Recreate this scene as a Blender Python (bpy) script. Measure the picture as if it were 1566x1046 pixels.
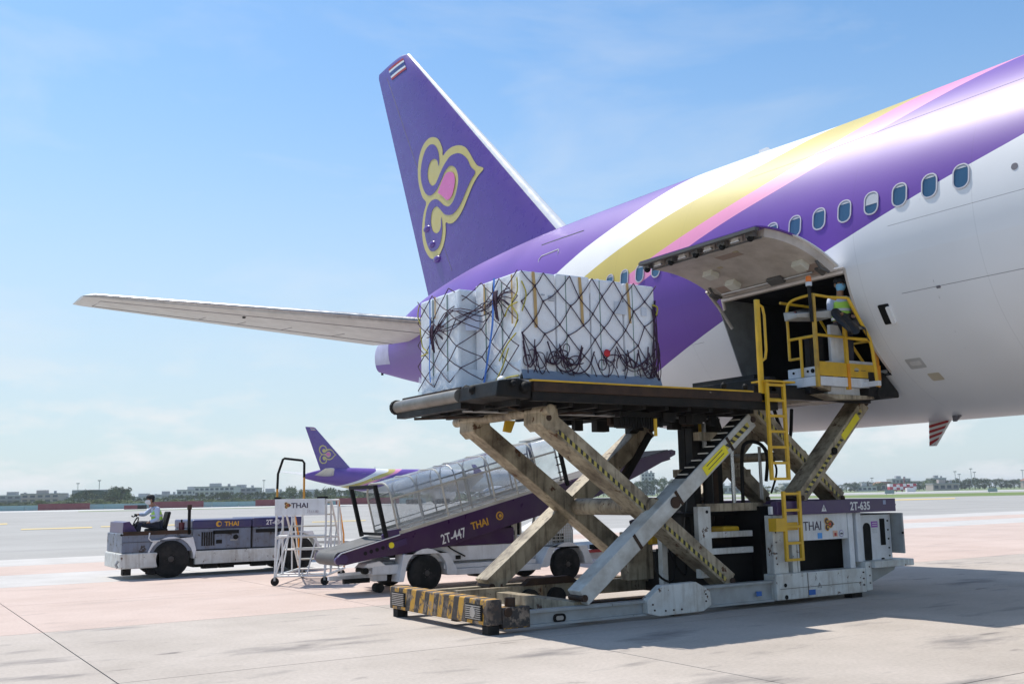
import bpy, bmesh, math, random
from mathutils import Vector, Matrix, noise
random.seed(7)
R_ = math.radians
for o in list(bpy.data.objects): bpy.data.objects.remove(o)
SC = bpy.context.scene
COL = SC.collection

# ------------------------------------------------------------------ camera
CF = Vector((0.53050373, 0.83460700, 0.14831371))
CR = Vector((0.84531260, -0.53393457, -0.01898649))
CU = Vector((-0.06334356, -0.13544385, 0.98875809))
cd = bpy.data.cameras.new('camera'); cam = bpy.data.objects.new('camera', cd); COL.objects.link(cam)
M3 = Matrix((CR, CU, -CF)).transposed()
cam.matrix_world = Matrix.Translation((0, 0, 1.75)) @ M3.to_4x4()
cd.sensor_width = 36.0; cd.lens = 36.0*1560/1566; cd.clip_end = 6000; cd.clip_start = .1
SC.camera = cam

# ------------------------------------------------------------------ sun, sky, exposure
SUNV = Vector((-.11, .53, 1.0)).normalized()
sl = bpy.data.lights.new('sun', 'SUN'); sl.energy = 4.8; sl.angle = R_(.53); sl.color = (1, .95, .87)
so = bpy.data.objects.new('sun', sl); COL.objects.link(so); so.location = (-8, 40, 90)
so.rotation_euler = SUNV.to_track_quat('Z', 'Y').to_euler()
wd = bpy.data.worlds.new('World'); SC.world = wd; wd.use_nodes = True
wn = wd.node_tree; wn.nodes.clear(); WL = wn.links.new
def N(nt, t, **k):
    n = nt.nodes.new(t)
    for a, v in k.items(): setattr(n, a, v)
    return n
sky = N(wn, 'ShaderNodeTexSky'); sky.sky_type = 'NISHITA'; sky.sun_disc = False
sky.sun_elevation = math.asin(SUNV.z); sky.sun_rotation = math.atan2(SUNV.x, SUNV.y)
sky.altitude = 0; sky.air_density = 1.0; sky.dust_density = .7; sky.ozone_density = 4.0
bg = N(wn, 'ShaderNodeBackground'); bg.inputs[1].default_value = .135
wo = N(wn, 'ShaderNodeOutputWorld')
# thin cloud: a veil of cirrus and low cumulus along the horizon
tc = N(wn, 'ShaderNodeTexCoord'); mp = N(wn, 'ShaderNodeMapping'); mp.inputs['Scale'].default_value = (1.6, 1.6, 5.0)
WL(tc.outputs['Generated'], mp.inputs[0])
n1 = N(wn, 'ShaderNodeTexNoise'); n1.inputs['Scale'].default_value = 2.1; n1.inputs['Detail'].default_value = 7; n1.inputs['Roughness'].default_value = .58
n1.inputs['Distortion'].default_value = .35
WL(mp.outputs[0], n1.inputs['Vector'])
r1 = N(wn, 'ShaderNodeMapRange'); r1.inputs[1].default_value = .53; r1.inputs[2].default_value = .85; r1.inputs[4].default_value = .36; WL(n1.outputs[0], r1.inputs[0])
sx = N(wn, 'ShaderNodeSeparateXYZ'); WL(tc.outputs['Generated'], sx.inputs[0])
mp2 = N(wn, 'ShaderNodeMapping'); mp2.inputs['Scale'].default_value = (7, 7, 20); mp2.inputs['Location'].default_value = (3.1, .4, 0); WL(tc.outputs['Generated'], mp2.inputs[0])
n2 = N(wn, 'ShaderNodeTexNoise'); n2.inputs['Scale'].default_value = 1.5; n2.inputs['Detail'].default_value = 8; n2.inputs['Roughness'].default_value = .55; WL(mp2.outputs[0], n2.inputs['Vector'])
r2 = N(wn, 'ShaderNodeMapRange'); r2.inputs[1].default_value = .47; r2.inputs[2].default_value = .64; r2.inputs[4].default_value = .8; WL(n2.outputs[0], r2.inputs[0])
b2 = N(wn, 'ShaderNodeMapRange'); b2.inputs[1].default_value = .05; b2.inputs[2].default_value = .16; b2.inputs[3].default_value = 1; b2.inputs[4].default_value = 0; WL(sx.outputs[2], b2.inputs[0])
m2 = N(wn, 'ShaderNodeMath', operation='MULTIPLY'); WL(r2.outputs[0], m2.inputs[0]); WL(b2.outputs[0], m2.inputs[1])
mxv = N(wn, 'ShaderNodeMath', operation='MAXIMUM'); WL(r1.outputs[0], mxv.inputs[0]); WL(m2.outputs[0], mxv.inputs[1])
# tropical humidity: pale veil thickening to the horizon
hz = N(wn, 'ShaderNodeMapRange'); hz.interpolation_type = 'SMOOTHERSTEP'
hz.inputs[1].default_value = -.02; hz.inputs[2].default_value = .50; hz.inputs[3].default_value = .80; hz.inputs[4].default_value = 0; WL(sx.outputs[2], hz.inputs[0])
mxh = N(wn, 'ShaderNodeMix', data_type='RGBA'); WL(hz.outputs[0], mxh.inputs[0]); hs = N(wn, 'ShaderNodeHueSaturation'); hs.inputs['Saturation'].default_value = 1.02; hs.inputs['Value'].default_value = 1.22; WL(sky.outputs[0], hs.inputs['Color']); tn = N(wn, 'ShaderNodeMix', data_type='RGBA', blend_type='MULTIPLY'); tn.inputs[0].default_value = 1; tn.inputs[7].default_value = (.82, 1.0, 1.02, 1); WL(hs.outputs[0], tn.inputs[6]); WL(tn.outputs[2], mxh.inputs[6]); mxh.inputs[7].default_value = (4.7, 5.3, 5.7, 1)
mxc = N(wn, 'ShaderNodeMix', data_type='RGBA'); WL(mxv.outputs[0], mxc.inputs[0]); WL(mxh.outputs[2], mxc.inputs[6]); mxc.inputs[7].default_value = (6.3, 6.45, 6.6, 1)
WL(mxc.outputs[2], bg.inputs[0]); WL(bg.outputs[0], wo.inputs[0])
SC.view_settings.view_transform = 'Standard'; SC.view_settings.look = 'None'
SC.view_settings.exposure = .06; SC.view_settings.gamma = 1; SC.view_settings.use_curve_mapping = False
SC.render.engine = 'CYCLES'
SC.cycles.max_bounces = 8; SC.cycles.transparent_max_bounces = 16

# ------------------------------------------------------------------ materials
def mat(name, col, rough=.5, metal=0., dirt=None, chips=None, bump=0., bscale=40., coat=0., grain=.06, vary=0., spec=.5, streak=None):
    """dirt=(colour, amount, scale)  chips=(colour, threshold, scale)  streak=(colour, amount)"""
    m = bpy.data.materials.new(name); m.use_nodes = True
    nt = m.node_tree; L = nt.links.new; p = nt.nodes['Principled BSDF']
    p.inputs['Roughness'].default_value = rough; p.inputs['Metallic'].default_value = metal
    p.inputs['Coat Weight'].default_value = coat; p.inputs['Specular IOR Level'].default_value = spec
    tc = N(nt, 'ShaderNodeTexCoord'); c = None
    rgb = N(nt, 'ShaderNodeRGB'); rgb.outputs[0].default_value = (*col, 1); c = rgb.outputs[0]
    def noise_(scale, det=5, vec=None, rgh=.6):
        n = N(nt, 'ShaderNodeTexNoise'); n.inputs['Scale'].default_value = scale; n.inputs['Detail'].default_value = det; n.inputs['Roughness'].default_value = rgh
        L(vec or tc.outputs['Object'], n.inputs['Vector']); return n.outputs[0]
    def mixc(fac, b, mode='MIX'):
        nonlocal c
        x = N(nt, 'ShaderNodeMix', data_type='RGBA', blend_type=mode); L(fac, x.inputs[0]); L(c, x.inputs[6])
        if isinstance(b, tuple): x.inputs[7].default_value = (*b, 1)
        else: L(b, x.inputs[7])
        c = x.outputs[2]
    def rng(v, a, b, lo, hi):
        r = N(nt, 'ShaderNodeMapRange'); L(v, r.inputs[0])
        for i, q in enumerate((a, b, lo, hi)): r.inputs[i+1].default_value = q
        return r.outputs[0]
    if vary:
        oi = N(nt, 'ShaderNodeObjectInfo'); hsv = N(nt, 'ShaderNodeHueSaturation'); L(c, hsv.inputs['Color'])
        L(rng(oi.outputs['Random'], 0, 1, 1-vary, 1+vary), hsv.inputs['Value']); c = hsv.outputs[0]
    if grain:
        hsv = N(nt, 'ShaderNodeHueSaturation'); L(c, hsv.inputs['Color']); L(rng(noise_(2.3, 6), .3, .7, 1-grain*1.6, 1+grain*1.6), hsv.inputs['Value']); c = hsv.outputs[0]
    if dirt: mixc(rng(noise_(dirt[2], 7), .42, .72, 0, dirt[1]), dirt[0])
    if streak:
        mpp = N(nt, 'ShaderNodeMapping'); mpp.inputs['Scale'].default_value = (14, 14, 1.2); L(tc.outputs['Object'], mpp.inputs[0])
        mixc(rng(noise_(1.0, 5, mpp.outputs[0]), .5, .75, 0, streak[1]), streak[0])
    if chips:
        f = rng(noise_(chips[2], 8, None, .68), chips[1], chips[1]+.03, 0, 1); mixc(f, chips[0])
        L(rng(f, 0, 1, rough, .85), p.inputs['Roughness'])
    elif rough > .15:
        L(rng(noise_(3.1, 4), .3, .7, max(.03, rough-.08), min(1, rough+.1)), p.inputs['Roughness'])
    L(c, p.inputs['Base Color'])
    if bump:
        b = N(nt, 'ShaderNodeBump'); b.inputs['Strength'].default_value = bump; b.inputs['Distance'].default_value = .02
        L(noise_(bscale, 6), b.inputs['Height']); L(b.outputs[0], p.inputs['Normal'])
    return m

RUST = (.10, .045, .02); GRIME = (.07, .055, .04)
MW = mat('worn_white_paint', (.66, .67, .64), .45, dirt=((.34, .29, .22), .65, 2.5), chips=(RUST, .615, 6.5), streak=((.2, .15, .09), .5))
MWC = mat('white_paint', (.72, .74, .76), .38, dirt=((.42, .40, .37), .35, 3), streak=((.35, .32, .28), .25))
MCR = mat('grimy_cream_paint', (.43, .36, .25), .55, dirt=((.065, .04, .02), .95, 2.6), chips=(RUST, .61, 4), streak=((.06, .038, .018), .9))
MLEG = mat('pale_leg_paint', (.58, .58, .54), .42, dirt=((.22, .18, .13), .75, 2.5), chips=((.13, .09, .05), .67, 5))
MGR = mat('rail_grey_paint', (.36, .38, .38), .45, dirt=((.18, .16, .13), .6, 3), chips=((.07, .06, .05), .66, 6))
MBK = mat('greasy_black_steel', (.008, .008, .008), .5, dirt=((.028, .02, .014), .6, 5), bump=.15, spec=.22)
MBR = mat('rusty_dark_steel', (.055, .03, .018), .6, spec=.25, dirt=((.012, .01, .009), .9, 4), chips=((.35, .30, .24), .69, 7), bump=.2)
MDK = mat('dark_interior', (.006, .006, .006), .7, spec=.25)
MYE = mat('safety_yellow_paint', (.72, .43, .02), .42, dirt=((.33, .19, .03), .45, 3), chips=((.10, .07, .05), .70, 7))
MOR = mat('orange_paint', (.75, .28, .01), .45, dirt=((.3, .12, .02), .4, 4))
MPU = mat('purple_vehicle_paint', (.055, .026, .11), .32, dirt=((.09, .07, .10), .5, 3), chips=((.16, .13, .15), .71, 6))
MPUD = mat('dark_purple_paint', (.045, .012, .065), .35, dirt=((.07, .05, .07), .4, 3))
MSTL = mat('brushed_steel', (.42, .42, .42), .35, 1.0, dirt=((.2, .18, .16), .4, 6))
MALU = mat('frame_beige_metal', (.52, .50, .44), .4, .2, dirt=((.3, .27, .22), .5, 4))
MRUB = mat('tyre_rubber', (.012, .012, .012), .85, spec=.25, dirt=((.06, .055, .05), .5, 5), bump=.2)
MHUB = mat('wheel_hub_dark', (.04, .037, .035), .6, dirt=((.09, .06, .04), .6, 8))
MHUBG = mat('wheel_hub_grey', (.34, .34, .34), .5, dirt=((.12, .1, .08), .6, 8))
MTUG = mat('scratched_blue_grey_paint', (.16, .195, .265), .45, dirt=((.10, .095, .09), .7, 3), chips=((.05, .04, .035), .59, 6), streak=((.08, .07, .07), .5))
MTUGT = mat('tug_navy_paint', (.035, .032, .12), .35, dirt=((.09, .08, .11), .4, 3))
MTXW = mat('lettering_white', (.75, .75, .75), .5, grain=0)
MTXG = mat('lettering_gold', (.62, .33, .03), .45, grain=0)
MTXD = mat('lettering_dark_purple', (.035, .02, .05), .5, grain=0)
MRED = mat('sign_red', (.42, .03, .03), .5)
MBLU = mat('label_blue', (.02, .12, .42), .5, grain=0)
MSKYB = mat('label_light_blue', (.08, .33, .75), .5, grain=0)
MPLB = mat('label_purple', (.33, .10, .45), .5, grain=0)
MYLB = mat('label_yellow', (.85, .72, .02), .5, chips=((.35, .3, .02), .66, 30))
MBEACON = mat('amber_lens', (.85, .20, .02), .25, grain=0)
MTARP = mat('black_tarpaulin', (.007, .007, .009), .45, bump=.3, bscale=14)
MBLT = mat('conveyor_belt_rubber', (.09, .09, .09), .65, dirt=((.16, .15, .14), .5, 4))
MCONC = None

def hazard(name, sx):
    m = bpy.data.materials.new(name); m.use_nodes = True; nt = m.node_tree; L = nt.links.new; p = nt.nodes['Principled BSDF']
    tc = N(nt, 'ShaderNodeTexCoord'); mp = N(nt, 'ShaderNodeMapping'); mp.inputs['Scale'].default_value = sx; L(tc.outputs['Object'], mp.inputs[0])
    s = N(nt, 'ShaderNodeSeparateXYZ'); L(mp.outputs[0], s.inputs[0])
    a = N(nt, 'ShaderNodeMath', operation='ADD'); L(s.outputs[0], a.inputs[0]); L(s.outputs[1], a.inputs[1])
    a2 = N(nt, 'ShaderNodeMath', operation='ADD'); L(a.outputs[0], a2.inputs[0]); L(s.outputs[2], a2.inputs[1])
    f = N(nt, 'ShaderNodeMath', operation='FRACT'); L(a2.outputs[0], f.inputs[0])
    g = N(nt, 'ShaderNodeMath', operation='GREATER_THAN'); g.inputs[1].default_value = .5; L(f.outputs[0], g.inputs[0])
    n = N(nt, 'ShaderNodeTexNoise'); n.inputs['Scale'].default_value = 9; n.inputs['Detail'].default_value = 8; n.inputs['Roughness'].default_value = .7; L(tc.outputs['Object'], n.inputs['Vector'])
    r = N(nt, 'ShaderNodeMapRange'); r.inputs[1].default_value = .48; r.inputs[2].default_value = .57; L(n.outputs[0], r.inputs[0])
    x = N(nt, 'ShaderNodeMix', data_type='RGBA'); L(g.outputs[0], x.inputs[0]); x.inputs[6].default_value = (.035, .03, .028, 1); x.inputs[7].default_value = (.55, .29, .03, 1)
    n3 = N(nt, 'ShaderNodeTexNoise'); n3.inputs['Scale'].default_value = 4; n3.inputs['Detail'].default_value = 6; L(tc.outputs['Object'], n3.inputs['Vector'])
    cr = N(nt, 'ShaderNodeValToRGB'); L(n3.outputs[0], cr.inputs[0]); cr.color_ramp.elements[0].color = (.06, .04, .03, 1); cr.color_ramp.elements[0].position = .4
    cr.color_ramp.elements[1].color = (.26, .20, .15, 1); cr.color_ramp.elements[1].position = .62
    y = N(nt, 'ShaderNodeMix', data_type='RGBA'); L(r.outputs[0], y.inputs[0]); L(x.outputs[2], y.inputs[6]); L(cr.outputs[0], y.inputs[7])
    L(y.outputs[2], p.inputs['Base Color']); p.inputs['Roughness'].default_value = .62
    b = N(nt, 'ShaderNodeBump'); b.inputs['Strength'].default_value = .25; b.inputs['Distance'].default_value = .01; L(n.outputs[0], b.inputs['Height']); L(b.outputs[0], p.inputs['Normal'])
    return m
MHZ = hazard('worn_hazard_stripes', (0, 3.6, 1.0))

# ------------------------------------------------------------------ mesh builder
class MB:
    def __init__(s): s.v = []; s.f = []
    def add(s, vs, fs):
        k = len(s.v); s.v += [tuple(q) for q in vs]; s.f += [tuple(i+k for i in f) for f in fs]; return s
    def box(s, x0, x1, y0, y1, z0, z1):
        return s.add([(x, y, z) for x in (x0, x1) for y in (y0, y1) for z in (z0, z1)],
                     [(0, 1, 3, 2), (4, 6, 7, 5), (0, 4, 5, 1), (2, 3, 7, 6), (0, 2, 6, 4), (1, 5, 7, 3)])
    def beam(s, p, q, w, h, up=(0, 1, 0)):
        """box from p to q: w across (along up), h in the remaining direction"""
        p = Vector(p); q = Vector(q); d = (q-p).normalized(); u = Vector(up); u = (u-d*u.dot(d)).normalized(); n = d.cross(u)
        vs = [a+u*su*w/2+n*sn*h/2 for a in (p, q) for su in (-1, 1) for sn in (-1, 1)]
        return s.add(vs, [(0, 1, 3, 2), (4, 6, 7, 5), (0, 4, 5, 1), (2, 3, 7, 6), (0, 2, 6, 4), (1, 5, 7, 3)])
    def tube(s, pts, r, n=8, closed=False):
        P = [Vector(p) for p in pts]; m = len(P); k = len(s.v); prev = None
        for i in range(m):
            if closed: d = P[(i+1) % m]-P[i-1]
            else: d = P[min(i+1, m-1)]-P[max(i-1, 0)]
            d = d.normalized() if d.length > 1e-9 else Vector((0, 0, 1))
            if prev is None: a = d.orthogonal().normalized()
            else:
                a = prev-d*prev.dot(d); a = a.normalized() if a.length > 1e-6 else d.orthogonal().normalized()
            prev = a; b = d.cross(a); rr = r[i] if isinstance(r, (list, tuple)) else r
            for j in range(n):
                t = 2*math.pi*j/n; s.v.append(tuple(P[i]+a*(math.cos(t)*rr)+b*(math.sin(t)*rr)))
        for i in range(m if closed else m-1):
            i2 = (i+1) % m
            for j in range(n):
                s.f.append((k+i*n+j, k+i*n+(j+1) % n, k+i2*n+(j+1) % n, k+i2*n+j))
        if not closed:
            s.f.append(tuple(k+j for j in range(n))[::-1]); s.f.append(tuple(k+(m-1)*n+j for j in range(n)))
        return s
    def cyl(s, p, q, r, n=16): return s.tube([p, q], r, n)
    def prism(s, poly, axis, a, b):
        """poly: 2-D points in the two other axes (x,y,z order), extruded along axis a..b"""
        def mk(u, v, w): return {0: (w, u, v), 1: (u, w, v), 2: (u, v, w)}[axis]
        n = len(poly)
        return s.add([mk(u, v, w) for w in (a, b) for u, v in poly],
                     [tuple(range(n))[::-1], tuple(range(n, 2*n))]+[(i, (i+1) % n, n+(i+1) % n, n+i) for i in range(n)])
    def lathe(s, c, axis, prof, n=24):
        """prof: (offset along axis, radius)"""
        ax = Vector(axis).normalized(); a = ax.orthogonal().normalized(); b = ax.cross(a); c = Vector(c); k = len(s.v)
        for h, r in prof:
            for j in range(n):
                t = 2*math.pi*j/n; s.v.append(tuple(c+ax*h+a*(r*math.cos(t))+b*(r*math.sin(t))))
        for i in range(len(prof)-1):
            for j in range(n): s.f.append((k+i*n+j, k+i*n+(j+1) % n, k+(i+1)*n+(j+1) % n, k+(i+1)*n+j))
        s.f.append(tuple(k+j for j in range(n))[::-1]); s.f.append(tuple(k+(len(prof)-1)*n+j for j in range(n)))
        return s
    def ball(s, c, rx, ry, rz, n=10, m=7):
        prof = []; k = len(s.v)
        for i in range(m+1):
            t = math.pi*i/m
            for j in range(n):
                q = 2*math.pi*j/n; s.v.append((c[0]+rx*math.sin(t)*math.cos(q), c[1]+ry*math.sin(t)*math.sin(q), c[2]+rz*math.cos(t)))
        for i in range(m):
            for j in range(n): s.f.append((k+i*n+j, k+(i+1)*n+j, k+(i+1)*n+(j+1) % n, k+i*n+(j+1) % n))
        return s
    def build(s, name, m, parent=None, smooth=False, bevel=0., label=None, cat=None, kind=None, group=None, local=False):
        me = bpy.data.meshes.new(name); off = Vector((0, 0, 0))
        if parent is not None and not local: off = WLOC.get(parent.name, Vector((0, 0, 0)))
        me.from_pydata([tuple(Vector(v)-off) for v in s.v], [], s.f)
        bm = bmesh.new(); bm.from_mesh(me); bmesh.ops.recalc_face_normals(bm, faces=bm.faces)
        bm.to_mesh(me); bm.free()
        for mm in (m if isinstance(m, (list, tuple)) else [m]): me.materials.append(mm)
        if smooth:
            for p in me.polygons: p.use_smooth = True
            if smooth != 'all':
                try: me.set_sharp_from_angle(angle=R_(40))
                except Exception: pass
        o = bpy.data.objects.new(name, me); COL.objects.link(o)
        if parent is not None:
            o.parent = parent; WLOC[o.name] = off
        if bevel:
            b = o.modifiers.new('bevel', 'BEVEL'); b.width = bevel; b.segments = 2; b.limit_method = 'ANGLE'
        tag(o, label, cat, kind, group); return o
WLOC = {}
def tag(o, label=None, cat=None, kind=None, group=None):
    for k, v in (('label', label), ('category', cat), ('kind', kind), ('group', group)):
        if v: o[k] = v
    return o
def thing(name, loc, label, cat, rz=0, group=None):
    o = bpy.data.objects.new(name, None); COL.objects.link(o); o.location = loc; o.rotation_euler = (0, 0, rz)
    o.empty_display_size = .2; WLOC[o.name] = Vector(loc); return tag(o, label, cat, None, group)
def copy_tree(o, parent=None):
    c = o.copy(); COL.objects.link(c)
    if parent is not None: c.parent = parent
    WLOC[c.name] = WLOC.get(o.name, Vector((0, 0, 0)))
    for ch in o.children: copy_tree(ch, c)
    return c
def B(): return MB()
def text(s, size, loc, rot, m, parent, name='lettering', sx=1., bold=0., local=False, depth=.002):
    cu = bpy.data.curves.new(name, 'FONT'); cu.body = s; cu.size = size; cu.align_x = 'LEFT'; cu.extrude = depth; cu.offset = bold; cu.resolution_u = 3
    t = bpy.data.objects.new(name, cu); COL.objects.link(t); bpy.context.view_layer.update()
    me = bpy.data.meshes.new_from_object(t.evaluated_get(bpy.context.evaluated_depsgraph_get()))
    bpy.data.objects.remove(t); bpy.data.curves.remove(cu)
    me.transform(Matrix.Translation((0, 0, 0)) @ Matrix.Diagonal((sx, 1, 1, 1)))
    me.materials.clear(); me.materials.append(m)
    o = bpy.data.objects.new(name, me); COL.objects.link(o); o.parent = parent
    o.location = Vector(loc)-(Vector((0, 0, 0)) if local else WLOC[parent.name]); o.rotation_euler = rot; return o
NEAR = (R_(90), 0, 0)          # lettering that faces -Y

def catmull(P, k=8, closed=False):
    P = [Vector(p) for p in P]; n = len(P); out = []
    for i in range(n if closed else n-1):
        a, b, c, d = (P[(i-1) % n], P[i], P[(i+1) % n], P[(i+2) % n]) if closed else (P[max(i-1, 0)], P[i], P[i+1], P[min(i+2, n-1)])
        for j in range(k):
            t = j/k; out.append(.5*((2*b)+(c-a)*t+(2*a-5*b+4*c-d)*t*t+(3*b-a-3*c+d)*t**3))
    if not closed: out.append(P[-1])
    return out
def lerp1(tab, x):
    if x <= tab[0][0]: return tab[0][1]
    for (a, u), (b, v) in zip(tab, tab[1:]):
        if x <= b: return u+(v-u)*(x-a)/(b-a)
    return tab[-1][1]
def smooth1(tab, x):
    """cubic through the table (finite-difference tangents, monotone limited)"""
    n = len(tab)
    if x <= tab[0][0]: return tab[0][1]
    if x >= tab[-1][0]: return tab[-1][1]
    sl = [(tab[i+1][1]-tab[i][1])/(tab[i+1][0]-tab[i][0]) for i in range(n-1)]
    def tg(i):
        if i == 0: return sl[0]
        if i == n-1: return sl[-1]
        return 0 if sl[i-1]*sl[i] <= 0 else 2*sl[i-1]*sl[i]/(sl[i-1]+sl[i])
    for i in range(n-1):
        a, u = tab[i]; b, v = tab[i+1]
        if x <= b:
            h = b-a; t = (x-a)/h
            return (2*t**3-3*t*t+1)*u+(t**3-2*t*t+t)*h*tg(i)+(-2*t**3+3*t*t)*v+(t**3-t*t)*h*tg(i+1)

# ------------------------------------------------------------------ ground
def ground_mat(name, cols, scale, bump=.1, stain=None, spec=.3, vary=0., streaks=0.):
    m = bpy.data.materials.new(name); m.use_nodes = True; nt = m.node_tree; L = nt.links.new; p = nt.nodes['Principled BSDF']
    g = N(nt, 'ShaderNodeNewGeometry'); pos = g.outputs['Position']
    n = N(nt, 'ShaderNodeTexNoise'); n.inputs['Scale'].default_value = scale; n.inputs['Detail'].default_value = 9; n.inputs['Roughness'].default_value = .62; L(pos, n.inputs['Vector'])
    cr = N(nt, 'ShaderNodeValToRGB'); L(n.outputs[0], cr.inputs[0])
    cr.color_ramp.elements[0].position = .33; cr.color_ramp.elements[0].color = (*cols[0], 1); cr.color_ramp.elements[1].position = .67; cr.color_ramp.elements[1].color = (*cols[1], 1)
    c = cr.outputs[0]
    # fine speckle
    n3 = N(nt, 'ShaderNodeTexNoise'); n3.inputs['Scale'].default_value = 22; n3.inputs['Detail'].default_value = 4; L(pos, n3.inputs['Vector'])
    h = N(nt, 'ShaderNodeHueSaturation'); L(c, h.inputs['Color'])
    r3 = N(nt, 'ShaderNodeMapRange'); r3.inputs[1].default_value = .3; r3.inputs[2].default_value = .7; r3.inputs[3].default_value = .92; r3.inputs[4].default_value = 1.08; L(n3.outputs[0], r3.inputs[0]); L(r3.outputs[0], h.inputs['Value']); c = h.outputs[0]
    if vary:
        oi = N(nt, 'ShaderNodeObjectInfo'); h2 = N(nt, 'ShaderNodeHueSaturation'); L(c, h2.inputs['Color'])
        r = N(nt, 'ShaderNodeMapRange'); r.inputs[3].default_value = 1-vary; r.inputs[4].default_value = 1+vary; L(oi.outputs['Random'], r.inputs[0]); L(r.outputs[0], h2.inputs['Value']); c = h2.outputs[0]
    def over(f, col):
        nonlocal c
        x = N(nt, 'ShaderNodeMix', data_type='RGBA'); L(f, x.inputs[0]); L(c, x.inputs[6]); x.inputs[7].default_value = (*col, 1); c = x.outputs[2]
    if stain:
        # oil smears, drawn out along the traffic direction
        mp = N(nt, 'ShaderNodeMapping'); mp.inputs['Scale'].default_value = (.42, 1.15, 1); mp.inputs['Rotation'].default_value = (0, 0, R_(-20)); L(pos, mp.inputs[0])
        n2 = N(nt, 'ShaderNodeTexNoise'); n2.inputs['Scale'].default_value = 1.0; n2.inputs['Detail'].default_value = 8; n2.inputs['Roughness'].default_value = .6; L(mp.outputs[0], n2.inputs['Vector'])
        r = N(nt, 'ShaderNodeMapRange'); r.inputs[1].default_value = .56; r.inputs[2].default_value = .70; r.inputs[4].default_value = stain; L(n2.outputs[0], r.inputs[0]); over(r.outputs[0], (.17, .155, .15))
        mp2 = N(nt, 'ShaderNodeMapping'); mp2.inputs['Scale'].default_value = (1.1, 3.0, 1); mp2.inputs['Location'].default_value = (9, 4, 0); L(pos, mp2.inputs[0])
        n4 = N(nt, 'ShaderNodeTexNoise'); n4.inputs['Scale'].default_value = .9; n4.inputs['Detail'].default_value = 5; L(mp2.outputs[0], n4.inputs['Vector'])
        r4 = N(nt, 'ShaderNodeMapRange'); r4.inputs[1].default_value = .67; r4.inputs[2].default_value = .74; r4.inputs[4].default_value = stain*.9; L(n4.outputs[0], r4.inputs[0]); over(r4.outputs[0], (.10, .09, .088))
    if streaks:
        mp = N(nt, 'ShaderNodeMapping'); mp.inputs['Scale'].default_value = (.02, .35, 1); mp.inputs['Rotation'].default_value = (0, 0, R_(8)); L(pos, mp.inputs[0])
        n2 = N(nt, 'ShaderNodeTexNoise'); n2.inputs['Scale'].default_value = 1.0; n2.inputs['Detail'].default_value = 6; L(mp.outputs[0], n2.inputs['Vector'])
        r = N(nt, 'ShaderNodeMapRange'); r.inputs[1].default_value = .5; r.inputs[2].default_value = .75; r.inputs[4].default_value = streaks; L(n2.outputs[0], r.inputs[0]); over(r.outputs[0], (.12, .12, .125))
    L(c, p.inputs['Base Color']); p.inputs['Roughness'].default_value = .85; p.inputs['Specular IOR Level'].default_value = spec
    b = N(nt, 'ShaderNodeBump'); b.inputs['Strength'].default_value = bump; b.inputs['Distance'].default_value = .01; L(n3.outputs[0], b.inputs['Height']); L(b.outputs[0], p.inputs['Normal'])
    return m
GC = ground_mat('weathered_concrete', ((.395, .345, .30), (.495, .435, .385)), .55, stain=.8, vary=.035)
GW = ground_mat('pale_concrete', ((.46, .435, .41), (.55, .525, .50)), .5, stain=.12, vary=.02)
GP = ground_mat('pink_concrete', ((.49, .38, .325), (.56, .445, .39)), .5, stain=.22, vary=.025)
GA = ground_mat('grey_asphalt', ((.32, .305, .285), (.385, .37, .35)), .12, streaks=.22)
GR = ground_mat('runway_concrete', ((.46, .45, .43), (.54, .53, .50)), .05)
GJ = mat('joint_filler', (.10, .09, .085), .9)
GG = ground_mat('mown_grass', ((.10, .15, .035), (.19, .24, .07)), .06, bump=.6)
GGB = ground_mat('open_grassland', ((.12, .16, .06), (.20, .24, .11)), .02, bump=.6)
GYP = mat('yellow_line_paint', (.62, .45, .14), .7, dirt=((.42, .38, .3), .8, .3))

def sheet(name, pts, z, m, kind='structure', parent=None):
    return B().add([(x, y, z) for x, y in pts], [tuple(range(len(pts)))]).build(name, m, parent, kind=kind)
def far(px, d):
    """horizontal point at bearing (image column of the survey) px and depth d from the origin"""
    f = Vector((CF.x, CF.y)).normalized(); r = Vector((f.y, -f.x)); return f*d+r*((px-783)/1543.*d)
sheet('ground', [(-2500, -900), (4000, -900), (4000, 4000), (-2500, 4000)], -.12, GGB)
apron = sheet('apron', [(-60, -60), (140, -60), (140, 41.8), (16, 41.8), (16, 37.1), (-60, 37.1)], -.02, GJ)
# taxiway and runway strips beyond the apron
def strip(name, L, z, m, kind='structure'): return sheet(name, [tuple(far(px, d)) for px, d in L], z, m, kind)
sheet('taxiway', [(-90, 37.1), (16, 37.1), (16, 41.8), (140, 41.8), (400, 52), (420, 160), (120, 420), (-90, 420)], -.03, GA)
strip('runway', [(900, 290), (2600, 265), (2700, 460), (900, 460)], -.09, GR)
strip('grass_verge', [(1350, 190), (2600, 186), (2600, 262), (1040, 290), (1150, 230)], -.02, GG)
strip('grass_verge', [(130, 222), (460, 236), (460, 250), (130, 236)], -.015, GG)
strip('light_concrete_strip', [(-200, 238), (700, 256), (700, 300), (-200, 300)], -.02, GR)
def ypaint(px0, px1, d0, d1): strip('yellow_marking', [(px0, d0), (px1, d0*1.03), (px1, d1*1.03), (px0, d1)], -.012, GYP)
ypaint(46, 152, 73, 76.5); ypaint(165, 330, 77, 80); ypaint(480, 560, 79, 82); ypaint(-20, 25, 92, 98); ypaint(1340, 1440, 146, 160)
YL = [-14.1, -9.1, -4.1, .9, 5.9, 10.87, 15.75, 20.2, 24.7, 28.9, 33.1, 37.08]
XL = [-27.75+5*i for i in range(20)]
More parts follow.
